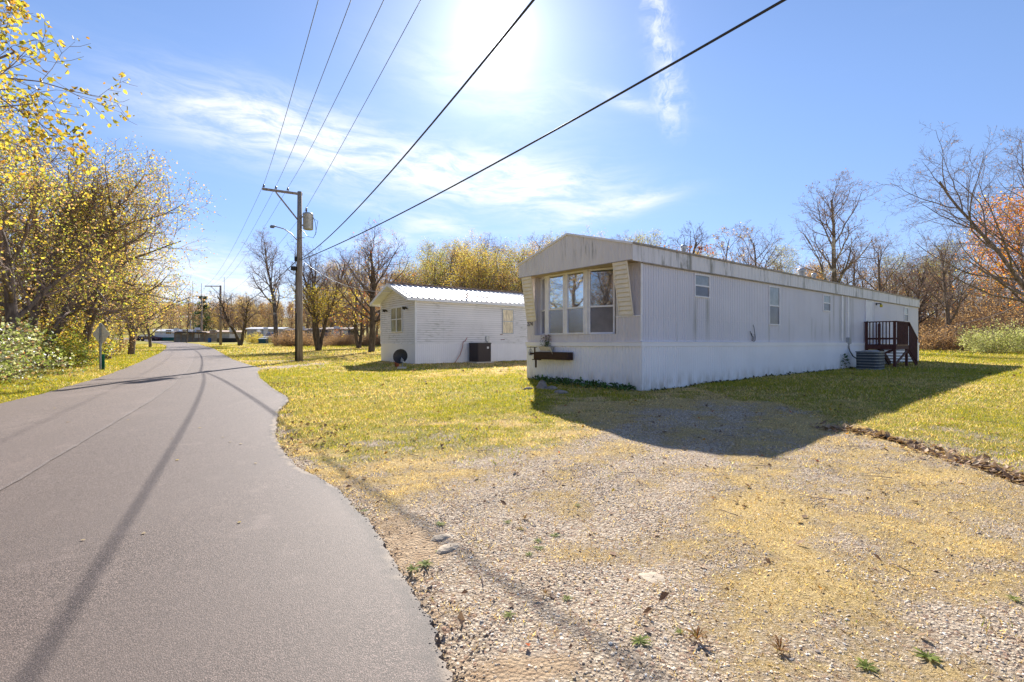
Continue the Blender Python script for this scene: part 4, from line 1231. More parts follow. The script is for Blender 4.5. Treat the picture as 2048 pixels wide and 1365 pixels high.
def pickup(u, Y, rz, label):
    x_, y_ = at_d(u, Y)
    o = thing('pickup_truck', (x_, y_, gzf(x_, y_)), rz, label, 'pickup truck')
    bd = MB()
    prof = [(-2.6, .45), (-2.6, 1.05), (-.75, 1.08), (-.55, 1.12), (.75, 1.12), (1.05, 1.10), (2.4, 1.0), (2.6, .85), (2.6, .45)]
    n = len(prof)
    bd.add([(a_, -.92, z_) for a_, z_ in prof] + [(a_, .92, z_) for a_, z_ in prof], [list(range(n))[::-1], list(range(n, 2 * n))] + [(i, (i + 1) % n, n + (i + 1) % n, n + i) for i in range(n)])
    bd.build('body', M['car_white'], o)
    cb_ = MB().add([(-.7, -.86, 1.1), (1.0, -.86, 1.1), (.45, -.74, 1.78), (-.55, -.74, 1.78), (-.7, .86, 1.1), (1.0, .86, 1.1), (.45, .74, 1.78), (-.55, .74, 1.78)],
                   [(0, 1, 2, 3), (7, 6, 5, 4), (3, 2, 6, 7), (1, 5, 6, 2), (0, 3, 7, 4)])
    c_ = cb_.build('cab', M['car_white'], o)
    MB().add([(-.6, -.855, 1.16), (.75, -.855, 1.16), (.38, -.77, 1.66), (-.5, -.77, 1.66)], [(0, 1, 2, 3)]).add([(1.0, -.75, 1.14), (1.0, .75, 1.14), (.52, .66, 1.72), (.52, -.66, 1.72)], [(0, 1, 2, 3)]).build('window', M['car_glass'], c_, (0, -.01, 0))
    for a_ in (-1.65, 1.65):
        for b_ in (-.86, .86):
            w_ = MB().tube([(a_, b_ - .12, .38), (a_, b_ + .12, .38)], .38, 14).build('wheel', M['tyre'], o)
            MB().tube([(a_, b_ - .13 * (1 if b_ < 0 else -1) - .0, .38), (a_, b_ - .125 * (1 if b_ < 0 else -1) - .01, .38)], .2, 10).build('hub', M['hubcap'], w_)
    for b_ in (-.7, .7): MB().box((2.58, b_ - .14, .72), (2.62, b_ + .14, .9)).build('headlight', M['hubcap'], o)
    return o


pickup(545, 90, R(258), 'white pickup truck parked in front of the long grey trailer')


def small_car(u, Y, rz, label, paint):
    x_, y_ = at_d(u, Y)
    o = thing('parked_car', (x_, y_, gzf(x_, y_)), rz, label, 'car')
    prof = [(-2.2, .3), (-2.25, .75), (-1.6, .92), (-1.0, 1.35), (.35, 1.4), (1.0, .95), (2.0, .82), (2.2, .6), (2.2, .3)]
    n = len(prof)
    MB().add([(a_, -.85, z_) for a_, z_ in prof] + [(a_, .85, z_) for a_, z_ in prof], [list(range(n))[::-1], list(range(n, 2 * n))] + [(i, (i + 1) % n, n + (i + 1) % n, n + i) for i in range(n)]).build('body', paint, o)
    MB().add([(-1.3, -.86, .95), (.85, -.86, .95), (.32, -.86, 1.32), (-.95, -.86, 1.28)], [(0, 1, 2, 3)]).build('window', M['car_glass'], o)
    for a_ in (-1.4, 1.4):
        for b_ in (-.8, .8): MB().tube([(a_, b_ - .1, .32), (a_, b_ + .1, .32)], .32, 12).build('wheel', M['tyre'], o)


small_car(296, 103, R(10), 'dark maroon car parked left of the green based trailer', M['car_maroon'])
small_car(622, 74, R(5), 'dull blue car parked between the utility pole and multi-stemmed tree', M['blue_wall'])
bx, by = at_d(419, 88)
bn = thing('barrel', (bx, by, gzf(bx, by)), 0, 'small bright blue barrel on the lawn right of the third pole', 'barrel')
MB().lathe([(0, 0), (.24, 0), (.25, .1), (.27, .12), (.25, .15), (.26, .45), (.28, .47), (.26, .5), (.25, .75), (.26, .78), (0, .78)], 14).build('drum', M['blue'], bn)
MB().lathe([(.2, .78), (.2, .80), (0, .80)], 12).build('lid', M['blue'], bn)
bx, by = at_d(527, 77)
bn = thing('dumpster', (bx, by, gzf(bx, by)), R(6), 'teal metal dumpster left of the white pickup truck', 'dumpster')
MB().add([(-.55, -.45, .1), (.55, -.45, .1), (.55, .45, .1), (-.55, .45, .1), (-.6, -.55, .75), (.6, -.55, .75), (.6, .55, .9), (-.6, .55, .9)], [(0, 3, 2, 1), (0, 1, 5, 4), (1, 2, 6, 5), (2, 3, 7, 6), (3, 0, 4, 7)]).build('bin', M['teal'], bn)
MB().add([(-.62, -.57, .75), (.62, -.57, .75), (.62, .57, .92), (-.62, .57, .92), (-.62, -.57, .79), (.62, -.57, .79), (.62, .57, .96), (-.62, .57, .96)], [(4, 5, 6, 7), (0, 1, 5, 4), (1, 2, 6, 5), (3, 0, 4, 7), (2, 3, 7, 6)]).build('lid', M['blue_wall'], bn)
for (u_, vt, lb_) in ((385.5, 563, 'leftmost of three thin radio masts on the far hill'), (403, 567, 'middle one of three thin radio masts on the far hill'), (448.5, 555, 'rightmost of three thin radio masts, taller, on the far hill')):
    x_, y_ = at_d(u_, 640); zt = EYE + (HOR - vt) / FPX * 640; zb_ = gzf(x_, y_)
    o = thing('radio_mast', (x_, y_, zb_), 0, lb_, 'radio mast')
    m_ = MB()
    for k in range(3):
        w = k * 2.094; m_.tube([(.55 * math.cos(w), .55 * math.sin(w), 0), (.2 * math.cos(w), .2 * math.sin(w), zt - zb_)], .10, 4)
    for k in range(24):
        q = k / 24; r1_ = .55 - .35 * q
        w = (k % 3) * 2.094; m_.bar((r1_ * math.cos(w), r1_ * math.sin(w), q * (zt - zb_)), (r1_ * math.cos(w + 2.094), r1_ * math.sin(w + 2.094), (q + .03) * (zt - zb_)), .1, .1)
    m_.build('lattice', M['mast'], o)

# ------------------------------------------------------------------ tree builder


def perp(t, ref):
    a = np.cross(t, ref); return a / (np.linalg.norm(a) + 1e-9)


def grow(rs, p0, d0, L, r0, r1, n, wig, up):
    P = [np.array(p0, float)]; d = np.array(d0, float); d /= np.linalg.norm(d); D = [d]
    st = L / (n - 1)
    for i in range(n - 1):
        d = d + rs.normal(0, wig, 3) + np.array([0, 0, up]); d = d / np.linalg.norm(d)
        P.append(P[-1] + d * st); D.append(d)
    return np.array(P), np.linspace(r0, r1, n), np.array(D)


def skeleton(seed, H, r0, stems=((0, 0, 1, 1.0),), first=.28, limbs=10, spread=55, l1=.42, sub=(6, 5, 4), ang=(50, 45, 45), ratio=(.52, .5, .5), wig=(.05, .12, .16, .2, .22), up=(.02, .06, .04, .02, .01),
             top=.5, trunk_len=.8, minr=.006):
    """Branches by level: lists of (points, radii, directions)."""
    rs = np.random.default_rng(seed)
    lev = [[], [], [], [], []]
    for sx_, sy_, sz_, k in stems:
        lev[0].append(grow(rs, (sx_ * r0 * 1.2, sy_ * r0 * 1.2, -.25), (sx_, sy_, sz_), H * trunk_len * k, r0 * (1 if len(stems) == 1 else .72), r0 * .22, 14, wig[0], up[0]))
    cnt = (limbs,) + tuple(sub); spr = (spread,) + tuple(ang); rat = (l1,) + tuple(ratio)
    for l in range(len(cnt)):
        for P, rad, D in lev[l]:
            n = len(P); L = np.linalg.norm(np.diff(P, axis=0), axis=1).sum()
            c = cnt[l]
            c = c if l == 0 else max(2, int(round(c * rs.uniform(.7, 1.3))))
            phi = rs.uniform(0, 6.28)
            for k in range(c):
                lo = first if l == 0 else .18
                t = lo + (1 - lo) * (k + rs.uniform(.1, .9)) / c
                f = t * (n - 1); i = min(int(f), n - 2); q = f - i
                p = P[i] * (1 - q) + P[i + 1] * q; dr_ = D[i]; rr = rad[i] * (1 - q) + rad[i + 1] * q
                phi += 2.399 + rs.normal(0, .35)
                a = perp(dr_, np.array([.31, .17, .93]) if abs(dr_[2]) < .9 else np.array([1., 0, 0])); b = np.cross(dr_, a)
                th = math.radians(spr[l] * rs.uniform(.72, 1.25) * (1.12 - .55 * t if l == 0 else 1))
                nd = dr_ * math.cos(th) + (a * math.cos(phi) + b * math.sin(phi)) * math.sin(th)
                if l == 0: nl = H * rat[0] * (1 - (1 - top) * ((t - first) / (1 - first)) ** 1.3) * rs.uniform(.75, 1.2)
                else: nl = L * rat[l] * (1.15 - .55 * t) * rs.uniform(.7, 1.25)
                r1_ = max(minr, rr * (.66 if l else .52))
                lev[l + 1].append(grow(rs, p, nd, nl, r1_, max(minr * .55, r1_ * .25), (14, 9, 6, 4, 3)[l + 1], wig[l + 1], up[l + 1]))
    return lev


SIDES = (10, 7, 5, 3, 3)


def tubes(brs, n):
    """Vectorised tubes for branches with the same number of points."""
    if not brs: return np.zeros((0, 3)), np.zeros((0, 4), int)
    P = np.stack([b[0] for b in brs]); Rr = np.stack([b[1] for b in brs]); D = np.stack([b[2] for b in brs])
    ref = np.where(np.abs(D[..., 2:3]) < .9, np.array([0, 0, 1.]), np.array([1., 0, 0]))
    A = np.cross(D, ref); A /= np.linalg.norm(A, axis=-1, keepdims=True) + 1e-9; B = np.cross(D, A)
    w = np.arange(n) * 2 * np.pi / n
    ring = P[:, :, None] + Rr[:, :, None, None] * (A[:, :, None] * np.cos(w)[:, None] + B[:, :, None] * np.sin(w)[:, None])
    nb, m = P.shape[:2]
    V = ring.reshape(-1, 3); i = np.arange(nb * m * n).reshape(nb, m, n)
    k2 = np.roll(np.arange(n), -1)
    Qd = np.stack([i[:, :-1], i[:, :-1][..., k2], i[:, 1:][..., k2], i[:, 1:]], -1).reshape(-1, 4)
    return V, Qd


def wood(lev, lo, hi):
    Vs, Qs, o = [], [], 0
    for l in range(lo, hi):
        V, Qd = tubes(lev[l], SIDES[l])
        Vs.append(V); Qs.append(Qd + o); o += len(V)
    return np.concatenate(Vs), np.concatenate(Qs)


def leaf_geo(rs, pos, size, pal, wts, flat=.5, jit=.40, asp=.42):
    """Folded four-point leaves at POS with colours drawn from the palette."""
    n = len(pos)
    d = rs.normal(0, 1, (n, 3)); d[:, 2] = d[:, 2] * flat - .35; d /= np.linalg.norm(d, axis=1, keepdims=True)
    u = rs.normal(0, 1, (n, 3)); u -= (u * d).sum(1, keepdims=True) * d; u /= np.linalg.norm(u, axis=1, keepdims=True)
    nn = np.cross(d, u); s = size * rs.uniform(.6, 1.3, n)[:, None]
    b = pos; t = pos + d * s; m = pos + d * s * .45 + nn * s * .10
    if asp > .5:                         # near leaves: pointed, curled outline of seven points
        q1, q2 = pos + d * s * .28 + nn * s * .06, pos + d * s * .66 + nn * s * .10
        t = t - nn * s * rs.uniform(-.1, .35, (n, 1)); cu = nn * s * rs.uniform(.0, .22, (n, 1))
        V = np.stack([b, q1 + u * s * .30 + cu, q2 + u * s * .27 + cu, t, q2 - u * s * .27 + cu, q1 - u * s * .30 + cu, q2], 1).reshape(-1, 3)
        i = np.arange(n) * 7
        Tr = np.concatenate([np.stack((i + a_, i + b_, i + 6), 1) for a_, b_ in ((0, 1), (1, 2), (2, 3), (3, 4), (4, 5), (5, 0))])
        pal = np.array(pal, float); c = pal[rs.choice(len(pal), n, p=np.array(wts) / np.sum(wts))] * rs.uniform(1 - jit, 1 + jit * .6, (n, 1))
        c = np.repeat(c[:, None], 7, 1); edge_ = (rs.random((n, 1, 1)) < .4) * np.array([0, .3, .5, 1, .5, .3, 0])[None, :, None]
        c = c * (1 - edge_ * np.array([.45, .65, .6]))
        return V, Tr, c.reshape(-1, 3)
    V = np.stack([b, m + u * s * asp, t, m - u * s * asp], 1).reshape(-1, 3)
    i = np.arange(n) * 4
    Tr = np.concatenate([np.stack([i, i + 1, i + 2], 1), np.stack([i, i + 2, i + 3], 1)])
    pal = np.array(pal, float); c = pal[rs.choice(len(pal), n, p=np.array(wts) / np.sum(wts))] * rs.uniform(1 - jit, 1 + jit, (n, 1))
    return V, Tr, np.repeat(c, 4, 0)


def leaf_spots(rs, lev, n, levels=(3, 4), spread=.12, zr=None):
    Ps = [b[0] for l in levels if l < len(lev) for b in lev[l]]
    if zr: Ps = [p for p in Ps if zr(p.mean(0))]
    if not Ps: return np.zeros((0, 3))
    k = rs.integers(0, len(Ps), n); out = np.zeros((n, 3))
    for j, kk in enumerate(k):
        P = Ps[kk]; f = rs.uniform(.15, 1) * (len(P) - 1); i = min(int(f), len(P) - 2)
        out[j] = P[i] + (P[i + 1] - P[i]) * (f - i)
    return out + rs.normal(0, spread, (n, 3))


YEL, YG, GRN, ORG, BRN, TAN, RED = (.66, .49, .09), (.50, .47, .10), (.28, .34, .07), (.66, .30, .04), (.27, .155, .095), (.44, .29, .185), (.50, .13, .04)
PINKB = (.46, .28, .18)


def tree_meshes(seed, leaves=0, lsize=.1, pal=(YEL,), wts=(1,), bark='bark', lspread=.15, zr=None, tl=2, asp=.42, flat=.5, **kw):
    lev = skeleton(seed, **kw); rs = np.random.default_rng(seed + 99)
    Vt, Qt = wood(lev, 0, tl)
    tm = np_mesh('trunk', Vt, quads=Qt, mats=[M[bark]], smooth=True)
    Vc, Qc = wood(lev, tl, len(lev))
    if not leaves:
        return tm, np_mesh('crown', Vc, quads=Qc, mats=[M['twig'], M['leaf']], smooth=True)
    P = leaf_spots(rs, lev, leaves, spread=lspread, zr=zr)
    Vl, Tl, cl = leaf_geo(rs, P, lsize, pal, wts, flat, asp=asp)
    col = np.concatenate([np.zeros((len(Vc), 3)) + .1, cl])
    mi = np.concatenate([np.zeros(len(Qc), int), np.ones(len(Tl), int)])
    return tm, np_mesh('crown', np.concatenate([Vc, Vl]), quads=Qc, tris=Tl + len(Vc), mats=[M['twig'], M['leaf']], midx=mi, color=col)


def plant_tree(name, meshes, xy, label, rz=0, s=1.0, group=None, sz=1.0):
    gg = gzf(*xy)
    o = thing(name, (xy[0], xy[1], gg - .05), rz, label, 'tree', group)
    o.scale = (s, s, s * sz)
    link('trunk', meshes[0], o); link('crown', meshes[1], o)
    return o


# ------------------------------------------------------------------ trees one can tell apart
def tb(u, Y, dx=0): return ((u - CX) / FPX * Y + dx, Y)


BARE = dict(limbs=13, spread=52, l1=.40, sub=(7, 6, 4), ratio=(.55, .5, .5))
pr = {}
pr['yellow'] = tree_meshes(11, 13000, .12, ((.62, .45, .08), (.40, .38, .06), (.52, .28, .05), (.50, .44, .10)), (5, 3, 1, 3), 'bark', .09, asp=.6, H=12.5, r0=.20, first=.46, limbs=14, spread=72, l1=.46, sub=(7, 6, 4), ratio=(.6, .5, .5), up=(.01, .02, 0, -.01, -.02), flat=1.0)
pr['leaner'] = tree_meshes(12, 12000, .085, (YEL, YG, GRN, PINKB, TAN), (3, 3, 1.2, 2.5, 2), 'bark', .25, H=11, r0=.30, stems=((.36, .12, 1, 1.0), (-.12, .1, 1, .9)), first=.30, limbs=12, spread=58, l1=.42, sub=(7, 6, 4), ratio=(.6, .55, .5))
pr['leafy'] = tree_meshes(13, 14000, .085, (YEL, YG, GRN, PINKB, TAN), (2.6, 3, 2, 1.6, 1.6), 'bark', .3, H=11, r0=.24, first=.18, limbs=15, spread=58, l1=.38, sub=(7, 6, 4), ratio=(.6, .55, .5))
pr['tan'] = tree_meshes(14, 12000, .09, (PINKB, TAN, YG, YEL), (4, 2.5, 1.8, 1.0), 'bark', .25, H=12.5, r0=.26, first=.14, limbs=16, spread=60, l1=.42, sub=(7, 6, 4), ratio=(.58, .52, .5))
pr['bare'] = tree_meshes(15, 1600, .06, (BRN, TAN), (2, 1), 'bark', .05, H=13, r0=.24, first=.24, **BARE)
pr['sycamore'] = tree_meshes(16, 3000, .075, ((.24, .15, .13), BRN), (3, 1), 'bark_pale', .04, H=17.5, r0=.33, first=.30, limbs=14, spread=46, l1=.34, sub=(8, 6, 4), ratio=(.52, .5, .48), top=.45, up=(.01, .07, .05, .03, .02))
pr['gnarled'] = tree_meshes(17, 700, .10, (YEL, BRN), (2, 2), 'bark_dark', .1, H=8.5, r0=.32, stems=((-.16, .05, 1, 1), (.10, 0, 1, .95)), first=.25, limbs=13, spread=46, l1=.34, sub=(7, 6, 4), ratio=(.5, .5, .5), wig=(.16, .16, .2, .2, .2), trunk_len=.92)
pr['multi'] = tree_meshes(18, 4200, .11, (YEL, YG, TAN), (5, 3, 1), 'bark_dark', .2, H=12, r0=.27, stems=((-.14, 0, 1, .85), (.18, .1, 1, .95), (.02, .05, 1, 1.0), (.07, -.12, 1, .8)), first=.28, limbs=11, spread=44, l1=.34, sub=(6, 6, 4), ratio=(.55, .52, .5), zr=lambda p: p[2] < 6.0)
pr['rusty'] = tree_meshes(19, 2600, .11, (RED, (.34, .14, .06), YEL, BRN), (2.5, 3, 1, 2), 'bark_dark', .15, H=9, r0=.26, stems=((-.1, 0, 1, 1), (.22, .1, 1, .85)), first=.22, limbs=10, spread=52, l1=.36, sub=(6, 6, 4), ratio=(.55, .52, .5), zr=lambda p: p[2] < 6.5)
pr['spread'] = tree_meshes(20, 900, .10, (RED, BRN, YEL), (2, 2, 1), 'bark_dark', .1, H=12, r0=.36, stems=((.05, 0, 1, 1.0), (.20, .1, 1, .85)), first=.30, limbs=12, spread=58, l1=.44, sub=(7, 6, 4), ratio=(.58, .52, .5), top=.55)
pr['lean'] = tree_meshes(27, 1600, .07, (BRN, TAN), (2, 1), 'bark', .05, H=17, r0=.25, stems=((-.40, .0, 1, 1.0), (-.12, .12, 1, .95)), first=.22, limbs=14, spread=50, l1=.40, sub=(7, 6, 4), ratio=(.55, .5, .5), up=(.01, .04, .03, .01, 0))
pr['maple'] = tree_meshes(21, 9500, .15, (ORG, (.66, .24, .04), RED, YEL), (5, 3.2, .8, 2), 'bark', .35, H=14.5, r0=.28, first=.28, limbs=14, spread=56, l1=.38, sub=(7, 6, 4), ratio=(.6, .55, .5))
pr['gold'] = tree_meshes(22, 5200, .115, ((.56, .40, .08), (.52, .33, .06), YG, TAN), (4, 2, 2, 1.5), 'bark', .3, H=12, r0=.2, first=.20, limbs=15, spread=62, l1=.38, sub=(6, 5, 4), ratio=(.6, .55, .5))
pr['olive'] = tree_meshes(23, 6500, .11, (YG, GRN, (.30, .27, .08), TAN), (3, 1.6, 4, 2), 'bark', .35, H=13.5, r0=.2, first=.2, limbs=15, spread=48, l1=.33, sub=(6, 5, 4), ratio=(.6, .55, .5))
pr['thin'] = tree_meshes(24, 1200, .09, (TAN, BRN, YEL), (2, 2, .6), 'bark', .1, H=11, r0=.14, first=.30, limbs=10, spread=45, l1=.30, sub=(6, 5, 4), ratio=(.55, .5, .5))
pr['brown'] = tree_meshes(25, 3000, .11, (BRN, TAN, (.30, .20, .12), ORG), (3, 3, 2, .5), 'bark', .25, H=10, r0=.17, first=.16, limbs=12, spread=50, l1=.34, sub=(6, 5, 4), ratio=(.6, .55, .5))
lv = skeleton(26, H=10, r0=.16, first=.1, limbs=22, spread=70, l1=.26, sub=(7, 4), top=.25, up=(.0, -.02, -.02, 0, 0), trunk_len=.95)
rs_ = np.random.default_rng(5); Vt, Qt = wood(lv, 0, 1); Vc, Qc = wood(lv, 1, 4)
Vl, Tl, cl = leaf_geo(rs_, leaf_spots(rs_, lv, 7000, (1, 2, 3), .12), .16, ((.03, .065, .03), (.045, .09, .035)), (1, 1))
pr['cedar'] = (np_mesh('trunk', Vt, quads=Qt, mats=[M['bark']], smooth=True), np_mesh('crown', np.concatenate([Vc, Vl]), quads=Qc, tris=Tl + len(Vc), mats=[M['twig'], M['leaf']], midx=np.concatenate([np.zeros(len(Qc), int), np.ones(len(Tl), int)]), color=np.concatenate([np.zeros((len(Vc), 3)), cl])))

PT_ = [('yellow', (-13.0, 8.5), 0.6, .95, 'big yellow leaved tree leaning into the view over the left verge'),
       ('leaner', tb(55, 21.5), .1, .98, 'dark thick trunk leaning towards the road left of the sign, yellow green leaves'),
       ('leafy', tb(160, 23.5), 1.2, .88, 'upright dark trunk right behind the road sign with yellow green leaves'),
       ('bare', tb(95, 24), 2.0, .95, 'bare topped tree above the yellow crowns on the left'),
       ('bare', tb(165, 28), .4, .88, 'bare tree with long limbs spreading over the leafy crowns by the road'),
       ('tan', tb(262, 37), 2.2, .88, 'pinkish brown leaved tree at the road side end of the left wood'),
       ('leafy', tb(215, 29), 3.3, .9, 'green and yellow tree between the sign and the pinkish brown tree'),
       ('tan', tb(300, 58), .9, .66, 'small orange tan tree where the left verge meets the road bend'),
       ('thin', tb(373, 88), .5, .95, 'small sparse brown tree standing before the far hill left of the poles'),
       ('leafy', tb(20, 15.5), 2.8, .86, 'yellow tree at the left edge behind the thickest bushes'),
       ('gnarled', tb(479, 67), .2, .98, 'gnarled dark tree with two crooked stems between the poles'),
       ('sycamore', tb(553, 66), 1.0, .98, 'tall pale limbed sycamore just left of the big utility pole'),
       ('multi', tb(637, 46), .3, .96, 'dark tree with several stems and low yellow leaves right of the pole'),
       ('rusty', tb(717, 55), .6, 1.0, 'slim tree with rusty leaves left of the dark spreading tree'),
       ('spread', tb(741, 42.5), .0, .93, 'dark spreading tree beside the white lap sided trailer'),
       ('sycamore', tb(1677, 46), 2.3, 1.0, 'tall bare sycamore rising behind the long mobile home'),
       ('bare', tb(1893, 49), 1.4, .98, 'bare tree with straight trunk on the edge of the right lawn'),
       ('lean', tb(2130, 35), 0.0, 1.12, 'big bare tree leaning in from the right edge above the pale bush'),
       ('maple', tb(2062, 47), .7, 1.08, 'orange leaved maple behind the bare tree at the right edge'),
       ('rusty', tb(1372, 52), 1.8, 1.62, 'reddish brown topped tree above the roof of the long mobile home'),
       ('thin', tb(1432, 55), .3, 1.4, 'thin bare tree beside the reddish brown topped one behind the roof'),
       ('bare', tb(1505, 58), 2.8, 1.2, 'fine twigged bare tree between the thin tree and the tall sycamore'),
       ('bare', tb(1768, 50), .9, .98, 'forked bare tree just right of the tall sycamore behind the roof'),
       ('spread', tb(1835, 58), 1.0, .95, 'dark limbed tree behind the far end of the long mobile home'),
       ('gold', tb(858, 72), .5, .92, 'bright golden tree left of centre behind the lap sided trailer'),
       ('gold', tb(960, 76), 2.1, .95, 'second golden tree in the wood above the metal roof ridge'),
       ('olive', tb(1010, 70), .9, 1.0, 'olive green tree with a tall airy top behind the metal roof'),
       ('cedar', tb(407, 101), 0, .95, 'dark green cedar at the foot of the far hill beside the third pole'),
       ('gold', tb(424, 102), .3, .55, 'small yellow green tree in front of the dark cedar'),
       ]
for i, (k, xy, rz, s, lb) in enumerate(PT_):
    plant_tree('tree', pr[k], xy, lb, rz, s)

# the crowded woods: individual trees that nothing tells apart
WOODS = []
rw = random.Random(21)


ADJ = dict(gold='golden leaved trees', olive='olive green trees', brown='brown leaved trees', thin='slender sparse trees', bare='bare wide trees', tan='tan leaved trees', leafy='yellow leaved trees', leaner='dark trunked trees')
PLACE = {}


def grove(kinds, n, u0, u1, Y0, Y1, label, group, smin=.8, smax=1.15, avoid=()):
    k_ = 0
    for i in range(n):
        u = u0 + (u1 - u0) * (i + rw.uniform(.05, .95)) / n; Y = rw.uniform(Y0, Y1)
        xy = tb(u, Y)
        if any(a[0] < u < a[1] and Y < a[2] for a in avoid): continue
        if on_road(xy[0], xy[1], 3.0): continue
        kd = rw.choice(kinds)
        if plant_tree('woodland_tree', pr[kd], xy, 'one of the ' + ADJ[kd] + ' in the wood ' + label, rw.uniform(0, 6.28), rw.uniform(smin, smax), ADJ[kd] + ' in the ' + group): k_ += 1


g1 = 'golden wood behind the white trailer'
grove(['gold', 'olive', 'tan', 'brown', 'thin', 'brown'], 34, 740, 1120, 62, 84, 'behind the white trailer', g1, .95, 1.2)
grove(['olive', 'gold', 'brown', 'brown', 'thin', 'bare', 'tan'], 28, 640, 1200, 88, 115, 'behind the white trailer', g1, 1.15, 1.45)
g2_ = 'wood behind the long mobile home'
grove(['thin', 'bare', 'brown', 'brown', 'thin'], 52, 1180, 2200, 60, 82, 'behind the long mobile home', g2_, .85, 1.2)
grove(['brown', 'thin', 'olive', 'brown', 'gold'], 44, 1150, 2250, 84, 115, 'behind the long mobile home', g2_, 1.05, 1.45)
g3_ = 'wood behind the far trailers'
grove(['brown', 'thin', 'thin', 'bare', 'brown', 'tan'], 34, 330, 760, 106, 128, 'behind the far trailers', g3_, .7, 1.0)
grove(['brown', 'thin', 'bare', 'bare'], 26, 380, 800, 140, 175, 'behind the far trailers', g3_, .85, 1.2)
g4_ = 'roadside wood on the left'
grove(['leafy', 'tan', 'tan', 'brown'], 8, -260, 250, 22, 40, 'along the left side of the road', g4_, .62, .8)
grove(['tan', 'brown', 'leafy', 'olive'], 10, -250, 260, 42, 62, 'along the left side of the road', g4_, .75, .95)
grove(['tan', 'brown', 'brown', 'leafy'], 6, 255, 330, 62, 90, 'along the left side of the road', g4_, .6, .72)

for xy, k, s_ in (((-12.5, 2.5), 'tan', .85), ((-15, -2), 'leafy', .9), ((-18, 4), 'bare', .95), ((-20, -5), 'brown', 1.1), ((-10.5, -5), 'tan', .9), ((-24, 1), 'leafy', 1.0), ((-26, 9), 'tan', 1.05), ((-13, -10), 'brown', 1.1)):
    plant_tree('woodland_tree', pr[k], xy, 'one of the ' + ADJ[k] + ' in the wood along the left side of the road', xy[1], s_, ADJ[k] + ' in the ' + g4_)

# far hill: a wood that reads as one mass
lv = skeleton(40, H=10, r0=.16, first=.2, limbs=10, spread=48, l1=.34, sub=(5, 3)); rs_ = np.random.default_rng(8)
Vw, Qw = wood(lv, 0, 4)
Pw = leaf_spots(rs_, lv, 520, (2, 3), .35)
VV, QQ, TT, CC, o = [], [], [], [], 0
for i in range(210):
    Y = 150 + 190 * (i / 210) ** 1.0 + rw.uniform(-8, 8); u = rw.uniform(150, 1250)
    x_, y_ = tb(u, Y); s = rw.uniform(.8, 1.25); a = rw.uniform(0, 6.28); ca, sa = math.cos(a), math.sin(a)
    T_ = lambda V: np.stack([(V[:, 0] * ca - V[:, 1] * sa) * s + x_, (V[:, 0] * sa + V[:, 1] * ca) * s + y_, V[:, 2] * s + gzf(x_, y_)], 1)
    pl = [((BRN, TAN), (2, 1)), ((PINKB, BRN), (1, 2)), ((TAN, ORG, BRN), (2, .5, 2)), ((YG, TAN), (1, 2))][i % 4]
    Vl, Tl, cl = leaf_geo(rs_, Pw, .42, pl[0], pl[1])
    VV += [T_(Vw), T_(Vl)]; QQ.append(Qw + o); TT.append(Tl + o + len(Vw)); CC += [np.full((len(Vw), 3), .12), cl]; o += len(Vw) + len(Vl)
QQ, TT = np.concatenate(QQ), np.concatenate(TT)
tag(link('far_woods', np_mesh('far_woods', np.concatenate(VV), quads=QQ, tris=TT, mats=[M['twig'], M['leaf']], midx=np.concatenate([np.zeros(len(QQ), int), np.ones(len(TT), int)]), color=np.concatenate(CC))), 'brown autumn wood covering the far hill', 'woods', kind='stuff')

# ------------------------------------------------------------------ bushes
def bush_meshes(seed, w, h, leaves, lsize, pal, wts, gloss=True, stems=26, asp=.42):
    rs = np.random.default_rng(seed); br = [[], []]
    for i in range(stems):
        a = rs.uniform(0, 6.28); r_ = rs.uniform(0, .35) * w
        d0 = (math.cos(a) * rs.uniform(.2, 1), math.sin(a) * rs.uniform(.2, 1), rs.uniform(.7, 1.5))
        P = grow(rs, (math.cos(a) * r_, math.sin(a) * r_, -.1), d0, h * rs.uniform(.8, 1.35), .018, .005, 7, .18, -.03); br[0].append(P)
        for j in range(7):
            k = rs.integers(1, 6); q = P[0][k]
            br[1].append(grow(rs, q, P[2][k] + rs.normal(0, .8, 3), h * rs.uniform(.25, .5), .007, .003, 4, .25, -.02))
    V0, Q0 = tubes(br[0], 4); V1, Q1 = tubes(br[1], 3)
    sm = np_mesh('stems', np.concatenate([V0, V1]), quads=np.concatenate([Q0, Q1 + len(V0)]), mats=[M['twig']])
    P = leaf_spots(rs, br, leaves, (0, 1, 1), .16)
    P = P[P[:, 2] > .03]
    Vl, Tl, cl = leaf_geo(rs, P, lsize, pal, wts, .6, .3, asp)
    fm = np_mesh('foliage', Vl, tris=Tl, mats=[M['leaf_gloss' if gloss else 'leaf']], color=cl)
    return sm, fm


SHEEN = (.52, .54, .34)  # sun gloss on the leaves, painted in as a pale leaf colour
bu = {}
bu['honey'] = bush_meshes(31, 3.2, 1.75, 5200, .085, (SHEEN, (.24, .30, .08), (.32, .38, .12), TAN), (4, 2.5, 3, 1.3))
bu['green'] = bush_meshes(32, 2.8, 1.6, 4800, .09, ((.24, .31, .07), YG, (.28, .36, .08), YEL), (3, 3, 3, .8))
bu['yellow'] = bush_meshes(33, 3.0, 2.0, 4600, .10, (YEL, YG, GRN, TAN), (4, 3, 1, 1.2), False)
bu['dry'] = bush_meshes(34, 3.4, 1.8, 3000, .09, (BRN, TAN, (.32, .2, .11)), (3, 3, 2), False, 40)
bu['silver'] = bush_meshes(35, 3.0, 2.0, 6500, .12, ((.58, .60, .34), (.46, .52, .16), (.62, .60, .40)), (3, 3, 2), False, 36, .22)
bu['red'] = bush_meshes(36, 1.6, 1.2, 1300, .09, (RED, (.5, .06, .03), ORG), (3, 3, 1), False, 18)


